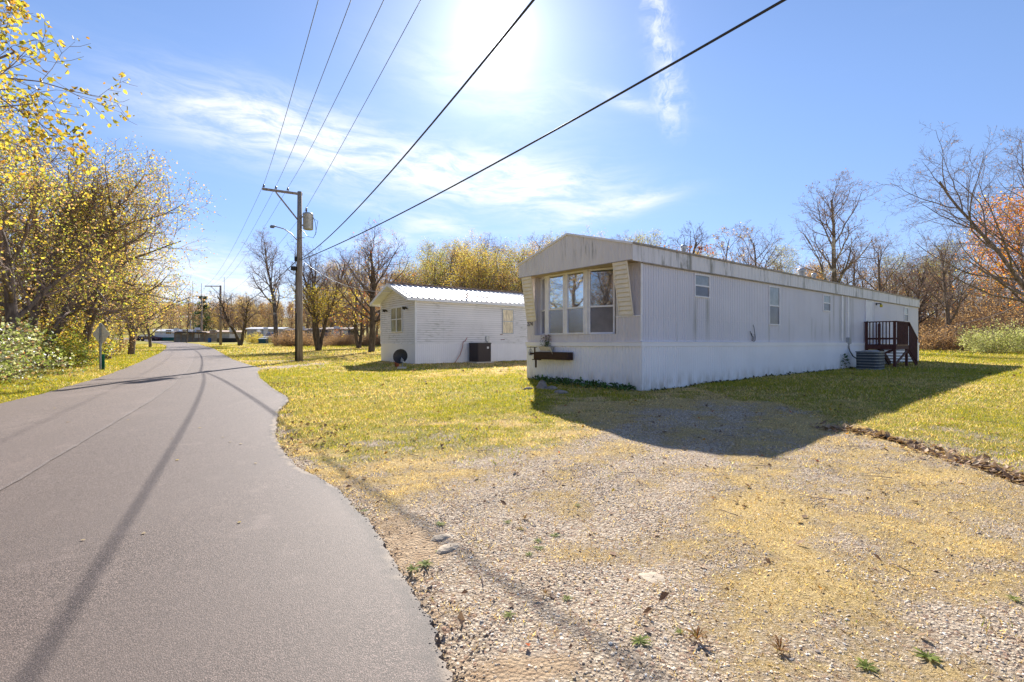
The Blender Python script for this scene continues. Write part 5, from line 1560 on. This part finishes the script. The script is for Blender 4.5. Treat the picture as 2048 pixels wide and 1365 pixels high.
def plant_bush(k, xy, label, rz, s, group=None, name='bush'):
    o = thing(name, (xy[0], xy[1], gzf(*xy)), rz, label, 'bush', group)
    o.scale = (s, s, s)
    link('stems', bu[k][0], o); link('foliage', bu[k][1], o)
    return o


BL = [('honey', (-12.8, 11.2), 'pale leaved bush at the left edge of the verge'), ('honey', (-14.3, 13.2), 'pale glossy leaved bush between the left edge bush and the leaning trunk'),
      ('green', (-16.0, 15.2), 'green bush just left of the road sign'), ('honey', (-17.8, 17.6), 'pale silvery bush left of the sign post, behind the green one'),
      ('green', (-19.1, 20.8), 'green bush right behind the marker post'), ('yellow', (-20.6, 23.4), 'yellow green bush to the right of the road sign'),
      ('green', (-23.0, 26.8), 'leafy green bush at the inside of the road bend'), ('honey', (-25.4, 30.2), 'pale bush farther along the left verge, past the green ones'),
      ('dry', (-28.6, 35.0), 'brownish bush at the end of the left thicket near the road bend'), ('dry', (-15.2, 11.0), 'dry brown bush behind the left edge bush'),
      ('red', (-17.6, 16.4), 'small bush with red leaves under the left trees'), ('yellow', (-18.6, 14.2), 'yellow bush under the leaning trunk'),
      ('yellow', (-23.4, 21.5), 'tall yellow bush behind the upright dark trunk'), ('honey', (-12.4, 8.6), 'pale bush outside the left edge of the verge'),
      ('silver', tb(1985, 41), 'silvery pale green bush at the right edge of the lawn'), ('silver', tb(2062, 40), 'silvery pale bush cut by the right edge of the picture'),
      ('yellow', tb(508, 80), 'small yellow green shrub left of the teal dumpster'), ('green', tb(532, 82), 'small green shrub against the long grey trailer')]
for i, (k, xy, lb) in enumerate(BL):
    if i < 14: xy = (xy[0] - .9, xy[1] + .25)
    plant_bush(k, xy, lb, i * 1.7, (.95, 1.0, .9, 1.05, .95, 1.1, 1.0, 1.0, 1.0, .8, 1.0, 1.2, 1.3, 1.1, 1.05, 1.0, .8, .6)[i])
gb, gb2, gb3 = 'dry brush at the edge of the right lawn', 'dry brush left of the white trailer', 'dry brush behind the long mobile home'
for i in range(51):
    u = 1840 + (2300 - 1840) * (i % 17 + rw.random()) / 17; Y = (48, 57, 68)[i // 17] + rw.uniform(-1, 5)
    plant_bush('dry', tb(u, Y), 'dry brown brush along the far edge of the right lawn', rw.uniform(0, 6), rw.uniform(1.0, 1.7) * (1 + .35 * (i // 17)), gb, 'brush')
for i in range(26):
    u = 560 + (770 - 560) * (i % 13 + rw.random()) / 13; Y = (62 if i < 13 else 70) + rw.uniform(-2, 5)
    plant_bush('dry', tb(u, Y), 'dry brown brush under the bare trees left of the white trailer', rw.uniform(0, 6), rw.uniform(.5, 1.0), gb2, 'brush')
for i in range(14):
    u = 1080 + (1840 - 1080) * (i + rw.random()) / 14
    plant_bush('dry', tb(u, rw.uniform(56, 64)), 'dry brown brush right behind the long mobile home', rw.uniform(0, 6), rw.uniform(1.0, 1.7), gb3, 'brush')
for i in range(14):
    kd = rw.choice(['dry', 'yellow', 'honey']); ad = dict(dry='dry brown', yellow='yellow leaved', honey='pale green')[kd]
    plant_bush(kd, (-17.5 - i * 1.5 + rw.uniform(-1, 1), 13.5 + i * 2.1 + rw.uniform(-1, 1)), ad + ' brush filling the floor of the left wood', rw.uniform(0, 6), rw.uniform(.9, 1.4), ad + ' undergrowth of the left wood', 'brush')

# ------------------------------------------------------------------ grass, gravel, leaves
def in_rect(x, y, C, A, L, Wd, pad=.05):
    c, s = math.cos(A), math.sin(A); a = (x - C[0]) * c + (y - C[1]) * s; b = -(x - C[0]) * s + (y - C[1]) * c
    return (a > -pad) & (a < L + pad) & (b > -pad) & (b < Wd + pad)


def free(x, y): return ~(on_road(x, y, -.03) | in_rect(x, y, HC, HA, HL, HW) | in_rect(x, y, NC, NA, NL, NW))


def band(n, Y0, Y1, pad=3.0):
    y = np.sqrt(rng.uniform(Y0 ** 2, Y1 ** 2, n)); hw = y * 1.05 + pad; x = rng.uniform(-1, 1, n) * hw
    k = free(x, y); return x[k], y[k]


def und(x, y):
    near = np.clip(1 - np.hypot(x, y - 6) / 40, 0, 1)
    return gz(x, y) + near * .018 * (np.sin(x * 1.7 + 1) * np.sin(y * 1.3) + .6 * np.sin(x * 3.9 + y * 2.3) + .4 * np.sin(x * 7.1 - y * 6.3))


GV, GCc = [], []
for n, Y0, Y1, w, h in ((260000, 1.9, 5.5, .0030, .030), (260000, 5.5, 10.5, .0045, .034), (230000, 10.5, 19, .008, .042), (210000, 19, 36, .015, .055), (170000, 36, 75, .034, .075)):
    x, y = band(n, Y0, Y1)
    ga, gn_, dt = zones(x, y)
    pn = vnoise(x, y, 2.3, 3) * .3 + vnoise(x, y, 7, 4) * .4 + vnoise(x, y, 17, 8) * .3; ga = np.clip(ga + (vnoise(x, y, 6, 43) - .5) * .5 + (vnoise(x, y, 14, 44) - .5) * .4, 0, 1)
    keep = rng.random(len(x)) < np.clip((1.0 - ga * .9) * (1 - dt) * (.15 + 1.3 * pn), 0, 1) ** 1.1
    x, y, gn_, pn = x[keep], y[keep], gn_[keep], pn[keep]
    m_ = len(x); a = rng.uniform(0, 6.28, m_); hh = h * rng.uniform(.4, 1.25, m_) * (.7 + .7 * gn_); ww = w * rng.uniform(.6, 1.3, m_)
    lean = hh * rng.uniform(.2, 1.5, m_) * (1.25 - .5 * gn_); b = rng.uniform(0, 6.28, m_); z = und(x, y) - .004
    V = np.stack([np.stack([x - ww * np.cos(a), y - ww * np.sin(a), z], 1), np.stack([x + ww * np.cos(a), y + ww * np.sin(a), z], 1),
                  np.stack([x + lean * np.cos(b), y + lean * np.sin(b), z + hh], 1)], 1)
    big = vnoise(x, y, .35, 9); gsel = rng.random(m_) < np.clip(gn_ * 1.1 - .25 + (big - .5) * .9 + (pn - .5) * .8, 0.03, 1)
    dry = np.array([(.80, .61, .27), (.68, .48, .21), (.90, .73, .42), (.38, .25, .13)])[rng.integers(0, 4, m_)]
    grn = np.array([(.46, .405, .035), (.31, .33, .025), (.60, .46, .06), (.19, .25, .03)])[rng.integers(0, 4, m_)]
    c = np.where(gsel[:, None], grn, dry) * rng.uniform(.55 if Y0 < 10 else .75, 1.25 if Y0 < 10 else 1.12, (m_, 1)) * (.78 + .44 * vnoise(x, y, 7, 41))[:, None]
    GV.append(V.reshape(-1, 3)); GCc.append(np.repeat(c, 3, 0))
GV, GCc = np.concatenate(GV), np.concatenate(GCc)
tag(link('grass', np_mesh('grass', GV, tris=np.arange(len(GV)).reshape(-1, 3), mats=[M['grass']], color=GCc)), 'short dry and green grass of the lawns', 'grass', kind='stuff')

# gravel
ico = np.array([(0, 0, 1), (.894, 0, .447), (.276, .851, .447), (-.724, .526, .447), (-.724, -.526, .447), (.276, -.851, .447), (.724, .526, -.447), (-.276, .851, -.447), (-.894, 0, -.447), (-.276, -.851, -.447), (.724, -.526, -.447), (0, 0, -1)])
icf = np.array([(0, 1, 2), (0, 2, 3), (0, 3, 4), (0, 4, 5), (0, 5, 1), (1, 6, 2), (2, 7, 3), (3, 8, 4), (4, 9, 5), (5, 10, 1), (6, 7, 2), (7, 8, 3), (8, 9, 4), (9, 10, 5), (10, 6, 1)])
octv = np.array([(1, 0, 0), (0, 1, 0), (-1, 0, 0), (0, -1, 0), (0, 0, 1.0)]); octf = np.array([(0, 1, 4), (1, 2, 4), (2, 3, 4), (3, 0, 4)])
SV, SF, SC, o = [], [], [], 0
for n, Y0, Y1, r0, r1, bv, bf in ((30000, 1.9, 3.2, .0022, .0085, ico, icf), (50000, 3.2, 5.6, .003, .009, octv, octf), (54000, 5.6, 10.5, .0045, .0105, octv, octf)):
    x, y = band(n * 3, Y0, Y1)
    ga, gn_, dt = zones(x, y); pn = vnoise(x, y, 1.3, 5) * .5 + vnoise(x, y, 4.5, 6) * .5
    keep = rng.random(len(x)) < np.clip((ga - .05) * 1.1 * (1 - dt * .85) * (.25 + 1.25 * pn), 0.012, 1)
    keep &= np.cumsum(keep) <= n
    x, y = x[keep], y[keep]; m_ = len(x)
    r_ = (r0 + (r1 - r0) * rng.random(m_) ** 2.6) * (1 + .6 * (rng.random(m_) < .03)); sc = np.stack([rng.uniform(.8, 1.35, m_), rng.uniform(.65, 1.1, m_), rng.uniform(.35, .75, m_)], 1) * r_[:, None]
    a = rng.uniform(0, 6.28, m_); P = bv[None] * (1 + rng.uniform(-.22, .22, (m_, len(bv), 1))) * sc[:, None]
    ca, sa = np.cos(a)[:, None], np.sin(a)[:, None]
    X = P[..., 0] * ca - P[..., 1] * sa; Yq = P[..., 0] * sa + P[..., 1] * ca
    V = np.stack([X + x[:, None], Yq + y[:, None], P[..., 2] + (und(x, y) + r_ * .15)[:, None]], -1)
    SV.append(V.reshape(-1, 3)); SF.append((bf[None] + (np.arange(m_) * len(bv))[:, None, None]).reshape(-1, 3) + o); o += m_ * len(bv)
    pal = np.array([(.84, .70, .53), (.70, .56, .40), (.46, .37, .28), (.66, .50, .34), (.44, .27, .18), (.84, .78, .69), (.24, .20, .17)])
    c = pal[rng.choice(7, m_, p=(.28, .24, .13, .17, .05, .10, .03))] * rng.uniform(.8, 1.15, (m_, 1)); SC.append(np.repeat(c, len(bv), 0))
m_ = 2400; y = 1.6 + 14 * rng.random(m_) ** 1.9; x = Rx(y) + rng.normal(0, .018, m_) + .014; r_ = rng.uniform(.002, .0065, m_) * (1 + .05 * y)
P = octv[None] * (1 + rng.uniform(-.25, .25, (m_, 5, 1))) * np.stack([r_, r_ * .8, r_ * .7], 1)[:, None]
V = np.stack([P[..., 0] + x[:, None], P[..., 1] + y[:, None], P[..., 2] + (gz(x, y) + np.where(x < Rx(y), .018, .0))[:, None]], -1)
SV.append(V.reshape(-1, 3)); SF.append((octf[None] + (np.arange(m_) * 5)[:, None, None]).reshape(-1, 3) + o); o += m_ * 5
SC.append(np.repeat(np.array([(.12, .10, .09), (.18, .15, .13), (.09, .078, .07), (.45, .37, .29)])[rng.integers(0, 4, m_)], 5, 0))
tag(link('gravel', np_mesh('gravel', np.concatenate(SV), tris=np.concatenate(SF), mats=[M['stone']], color=np.concatenate(SC))), 'loose pale gravel of the drive beside the road', 'gravel', kind='stuff')


def flat_leaves(x, y, size, pal, wts, lift=.008, curl=.5):
    n = len(x); a = rng.uniform(0, 6.28, n); s = size * rng.uniform(.5, 1.35, n)
    d = np.stack([np.cos(a), np.sin(a), rng.normal(0, .28, n)], 1); u = np.stack([-np.sin(a), np.cos(a), rng.normal(0, .35, n)], 1)
    b = np.stack([x, y, und(x, y) + lift], 1); s = s[:, None]
    upz = np.array([0, 0, 1.0]); c1 = rng.uniform(.05, curl, (n, 1))
    t = b + d * s + upz * np.abs(rng.normal(0, .18, (n, 1))) * s
    m = b + d * s * .5
    l = m + u * s * .36 + upz * c1 * s * .5; r = m - u * s * .36 + upz * c1 * s * .45 * rng.uniform(0, 1, (n, 1))
    V = np.stack([b, l, t, r, m + upz * .01 * s], 1).reshape(-1, 3); i = np.arange(n) * 5
    T_ = np.concatenate([np.stack(q, 1) for q in ((i, i + 4, i + 1), (i + 1, i + 4, i + 2), (i + 2, i + 4, i + 3), (i + 3, i + 4, i))])
    pal = np.array(pal); c = pal[rng.choice(len(pal), n, p=np.array(wts) / sum(wts))] * rng.uniform(.7, 1.25, (n, 1))
    return V, T_, np.repeat(c, 5, 0)


DL = ((.26, .155, .095), (.36, .23, .14), (.18, .11, .075), (.46, .33, .22))
# drift of dead leaves on the right
n = 1000; k_ = rng.random(n) * (len(DRIFT) - 1.001); i_ = k_.astype(int); f_ = (k_ - i_)[:, None]
P = DRIFT[i_] * (1 - f_) + DRIFT[i_ + 1] * f_; wv = .04 + .26 * vnoise(P[:, 0], P[:, 1], 1.5, 14)
P = P + rng.normal(0, 1, (n, 2)) * wv[:, None] * np.array([.6, .8])
V, T_, c = flat_leaves(P[:, 0], P[:, 1], .075, ((.34, .22, .14), (.46, .32, .21), (.24, .15, .10), (.55, .42, .29)), (3, 3, 1.4, 1.5), .008, .6)
V[:, 2] += np.repeat(rng.uniform(0, .025, n), 5)
tag(link('leaf_drift', np_mesh('leaf_drift', V, tris=T_, mats=[M['dead_leaf']], color=c)), 'ragged drift of dead brown leaves across the right lawn', 'leaf drift', kind='stuff')
x, y = band(6500, 2.2, 13); ga, gn_, dt = zones(x, y)
kk = (rng.random(len(x)) < .20 + .5 * vnoise(x, y, .8, 20) * (1 - ga))
xs_, ys_ = band(15000, 2.0, 13); ks = rng.random(len(xs_)) < .12 + .9 * (vnoise(xs_, ys_, 1.1, 24) - .25) * (1 - .5 * zones(xs_, ys_)[0])
V5, T5, c5_ = flat_leaves(xs_[ks], ys_[ks], .022, ((.13, .075, .05), (.22, .13, .08), (.09, .055, .04)), (3, 3, 2), .006, .8)
y7 = rng.uniform(6.2, 16, 1500); x7 = Rx(y7) + np.abs(rng.normal(0, .9, 1500)) + .1
k7 = vnoise(x7, y7, .9, 26) > .45
V7, T7, c7_ = flat_leaves(x7[k7], y7[k7], .05, DL, (3, 2, 3, .6), .006, .7)
V5, T5, c5_ = np.concatenate([V5, V7]), np.concatenate([T5, T7 + len(V5)]), np.concatenate([c5_, c7_])
x2, y2 = band(14000, 13, 60); k2 = rng.random(len(x2)) < .25 + .6 * (vnoise(x2, y2, .25, 22) > .5)
V1, T1, c1_ = flat_leaves(x[kk], y[kk], .05, DL, (3, 3, 2, 1))
V2, T2, c2_ = flat_leaves(x2[k2], y2[k2], .10, ((.20, .11, .07), (.30, .18, .11), (.12, .07, .05), (.40, .28, .18)), (3, 3, 2, 1))
xb, yb = band(150, 2.2, 12)
V3, T3, c3_ = flat_leaves(xb, yb, .055, ((.62, .30, .03), (.50, .13, .04), (.60, .42, .05)), (3, 2, 1), .015, .9)
xr = rng.uniform(0, 1, 46); yr = 3 + 24 * rng.random(46) ** 1.5; xr = Lx(yr) + (Rx(yr) - Lx(yr)) * xr
V4, T4, c4_ = flat_leaves(xr, yr, .045, ((.5, .36, .08), (.3, .2, .1), (.45, .35, .2)), (1, 1, 1), .0, .35)
z4 = np.repeat(gz(xr, yr) + .026, 5); V4[:, 2] = np.maximum(z4 + .25 * (V4[:, 2] - z4), z4)
o1, o2, o3 = len(V1), len(V1) + len(V2), len(V1) + len(V2) + len(V3)
tag(link('fallen_leaves', np_mesh('fallen_leaves', np.concatenate([V1, V2, V3, V4, V5]), tris=np.concatenate([T1, T2 + o1, T3 + o2, T4 + o3, T5 + o3 + len(V4)]), mats=[M['dead_leaf']], color=np.concatenate([c1_, c2_, c3_, c4_, c5_]))), 'scattered fallen leaves on lawn, gravel and road', 'fallen leaves', kind='stuff')
# sticks
m = MB(); r_ = random.Random(3)
for i in range(46):
    y0 = r_.uniform(2.4, 9); x0 = r_.uniform(-.2, 1.0) * y0
    if on_road(x0, y0, .05): continue
    a = r_.uniform(0, 6.28); L = r_.uniform(.05, .28); pts = []
    for q in range(4): pts.append((x0 + math.cos(a) * L * q / 3 + r_.uniform(-.008, .008), y0 + math.sin(a) * L * q / 3 + r_.uniform(-.008, .008), float(und(x0, y0)) + .012 + r_.uniform(0, .012)))
    m.tube(pts, [.004, .0035, .003, .002], 4)
tag(m.build('fallen_twigs', M['twig']), 'small dead twigs lying on gravel and dry grass', 'twigs', kind='stuff')


# ------------------------------------------------------------------ weeds, stones, ivy
def rock(u, v, s, label, seed, mat='rock', flat=.55, name='rock', cat='rock'):
    x_, y_ = at(u, v); r_ = np.random.default_rng(seed)
    bmv = []
    n1, n2 = 12, 7
    o = thing(name, (x_, y_, float(und(x_, y_))), r_.uniform(0, 6.28), label, cat)
    sx_, sy_ = s * r_.uniform(.9, 1.2), s * r_.uniform(.65, .9)
    vs, fs = [], []
    for j in range(n2):
        th = math.pi * (j / (n2 - 1)) * .62
        for i in range(n1):
            ph = 2 * math.pi * i / n1
            k = 1 + .16 * math.sin(ph * 2 + seed) + .10 * math.sin(ph * 3 + th * 4 + seed * 2) + r_.uniform(-.07, .07)
            vs.append((sx_ * k * math.sin(th), 0, 0)); vs[-1] = (sx_ * k * math.sin(th) * math.cos(ph), sy_ * k * math.sin(th) * math.sin(ph), s * flat * (math.cos(th) * (1 + .12 * math.sin(ph + seed)) - .1) + r_.uniform(-.02, .02) * s)
    for j in range(n2 - 1):
        for i in range(n1): fs.append((j * n1 + i, j * n1 + (i + 1) % n1, (j + 1) * n1 + (i + 1) % n1, (j + 1) * n1 + i))
    MB().add(vs, fs, False).build('stone', M[mat], o)


rock(1059, 778, .13, 'leftmost brown rock in the sun at the corner of the bay front', 1)
rock(1084, 777, .19, 'largest rock at the foot of the white skirting below the planter', 2, flat=1.15)
rock(1102, 779, .16, 'tilted brown rock right of the largest rock at the skirting', 3)
rock(1122, 786, .19, 'low flat rock in the shade at the right end of the rock row', 4, flat=.35)
rock(1306, 1152, .085, 'pale tan flat stone set in the middle of the gravel', 5, 'pale_rock', .16, 'flat_stone', 'stone')
rock(882, 1074, .075, 'grey stone at the gravel edge beside the sandy patch', 6, 'pale_rock', .3, 'flat_stone', 'stone')
rock(896, 1097, .075, 'buff stone in front of the grey stone by the sandy patch', 7, 'pale_rock', .35, 'flat_stone', 'stone')


RB = ((.30, .15, .07), (.26, .20, .08), (.34, .20, .10))


def weed(u, v, s, label, seed, col=((.20, .25, .05), (.27, .29, .08), (.15, .19, .05)), n=16, up=.45):
    x_, y_ = at(u, v); r_ = np.random.default_rng(seed)
    vs, fs, cs = [], [], []
    for i in range(n):
        a = i * 2.399 + r_.uniform(-.3, .3); L = s * r_.uniform(.55, 1.15); w = L * (r_.uniform(.05, .09) if col is RB else r_.uniform(.08, .14)); k = (1.6 if col is RB else up) * r_.uniform(.5, 1.6)
        d = np.array([math.cos(a), math.sin(a)]); t = np.array([-d[1], d[0]])
        o_ = len(vs)
        for q, ww in ((.05, .3), (.4, 1.0), (.75, .75), (1.0, 0.05)):
            p = d * L * q; zz = L * k * (q - .75 * q * q) + .004
            vs += [(p[0] + t[0] * w * ww, p[1] + t[1] * w * ww, zz + .15 * w), (p[0], p[1], zz), (p[0] - t[0] * w * ww, p[1] - t[1] * w * ww, zz + .15 * w)]
        for q in range(3):
            for e in (0, 1): fs.append((o_ + q * 3 + e, o_ + q * 3 + e + 1, o_ + q * 3 + e + 4, o_ + q * 3 + e + 3))
        cs += [np.array(col[i % len(col)]) * r_.uniform(.8, 1.25)] * 12
    me = np_mesh('weed', np.array(vs), quads=np.array(fs), mats=[M['weed']], color=np.array(cs))
    tag(link('weed', me, None, (x_, y_, float(und(x_, y_)))), label, 'weed')


for i, (u, v, s, lb, cc) in enumerate((
        (1279, 1292, .075, 'largest green rosette weed in the gravel near the bottom edge', None), (1018, 1232, .055, 'green rosette weed alone in the gravel near the road', None),
        (1078, 1094, .06, 'leafy green weed in the middle of the cluster of small weeds', None), (1058, 1108, .045, 'small green weed just in front of the cluster', None),
        (1074, 1079, .055, 'green weed at the back of the cluster of small weeds', None), (1110, 1066, .06, 'yellow green weed to the right of the cluster', None),
        (1050, 1036, .06, 'reddish weed behind the cluster of small weeds', RB), (1042, 1058, .055, 'olive weed with red leaves left of the cluster', ((.26, .24, .05), (.34, .16, .05))),
        (1014, 1045, .05, 'pale green weed left of the reddish weeds', None), (880, 1050, .065, 'green weed beside the grey stone', None),
        (876, 1104, .035, 'tiny green weed in front of the buff stone', None), (1091, 1190, .04, 'thin olive weed between the tan flat stone and the road', RB),
        (1134, 1198, .045, 'small green weed left of the tan flat stone', None), (1154, 1010, .05, 'low green weed far out in the gravel', None),
        (1394, 1283, .085, 'dry reddish weed standing in the gravel right of the largest rosette', RB), (1733, 1330, .07, 'grassy green weed at the bottom edge right of the dry weeds', None),
        (1855, 1312, .075, 'broad grassy weed with pale blades near the lower right', None), (1360, 1268, .045, 'small green weed left of the dry reddish weed', None),
        (2026, 1200, .06, 'green tuft at the far right in the dry grass', None), (850, 1130, .08, 'low spreading green weed on the sandy patch by the road', None), (825, 1140, .07, 'grassy weed at the asphalt edge below the sandy patch', None), (728, 1024, .06, 'green and orange weed on the asphalt edge', None), (1560, 1305, .075, 'brown withered weed among the stones near the bottom', RB))):
    weed(u, v, s * .75, lb, 50 + i, cc or ((.20, .25, .05), (.27, .29, .08), (.15, .19, .05)), 26 if cc is RB else 20 if s > .06 else 13)

# low green growth along the front of the skirting
n = 1000; b_ = rng.uniform(.1, 3.7, n); a_ = -.06 - np.abs(rng.normal(0, .22, n)) * (.4 + np.sin(np.clip(b_ / 3.8, 0, 1) * 3.14)); hx, hy = h2w(a_, b_)
P = np.stack([hx, hy, und(hx, hy) + rng.uniform(.0, .13, n)], 1)
rs_ = np.random.default_rng(77); Vl, Tl, cl = leaf_geo(rs_, P, .07, ((.06, .13, .035), (.09, .18, .05), (.05, .08, .03)), (2, 2, 1), .8)
n = 500; a2 = rng.uniform(.2, 22, n); b2 = -.08 - np.abs(rng.normal(0, .08, n)); hx, hy = h2w(a2, b2); P2_ = np.stack([hx, hy, und(hx, hy) + rng.uniform(0, .05, n)], 1)
V2, T2, c2_ = leaf_geo(rs_, P2_, .07, ((.05, .08, .025), (.10, .07, .04)), (1, 1), .8)
tag(link('ground_ivy', np_mesh('ground_ivy', np.concatenate([Vl, V2]), tris=np.concatenate([Tl, T2 + len(Vl)]), mats=[M['leaf_gloss']], color=np.concatenate([cl, c2_]))), 'low green ivy along the foot of the white skirting', 'ivy', kind='stuff')
hx, hy = h2w(13.1, -.25); wv = thing('vine', (hx, hy, gzf(hx, hy)), HA, 'small green vine climbing the skirting beside the grey air conditioner', 'vine')
Vl, Tl, cl = leaf_geo(rs_, np.stack([rng.normal(0, .14, 60), rng.uniform(0, .2, 60), rng.uniform(.1, .65, 60)], 1), .08, ((.04, .10, .03), (.08, .15, .04)), (1, 1))
link('leaves', np_mesh('leaves', Vl, tris=Tl, mats=[M['leaf_gloss']], color=cl), wv)
MB().tube([(0, .05, 0), (.03, .12, .3), (-.04, .15, .6)], .008, 5).build('stem', M['twig'], wv)
print('script seconds', round(time.time() - T0, 1))
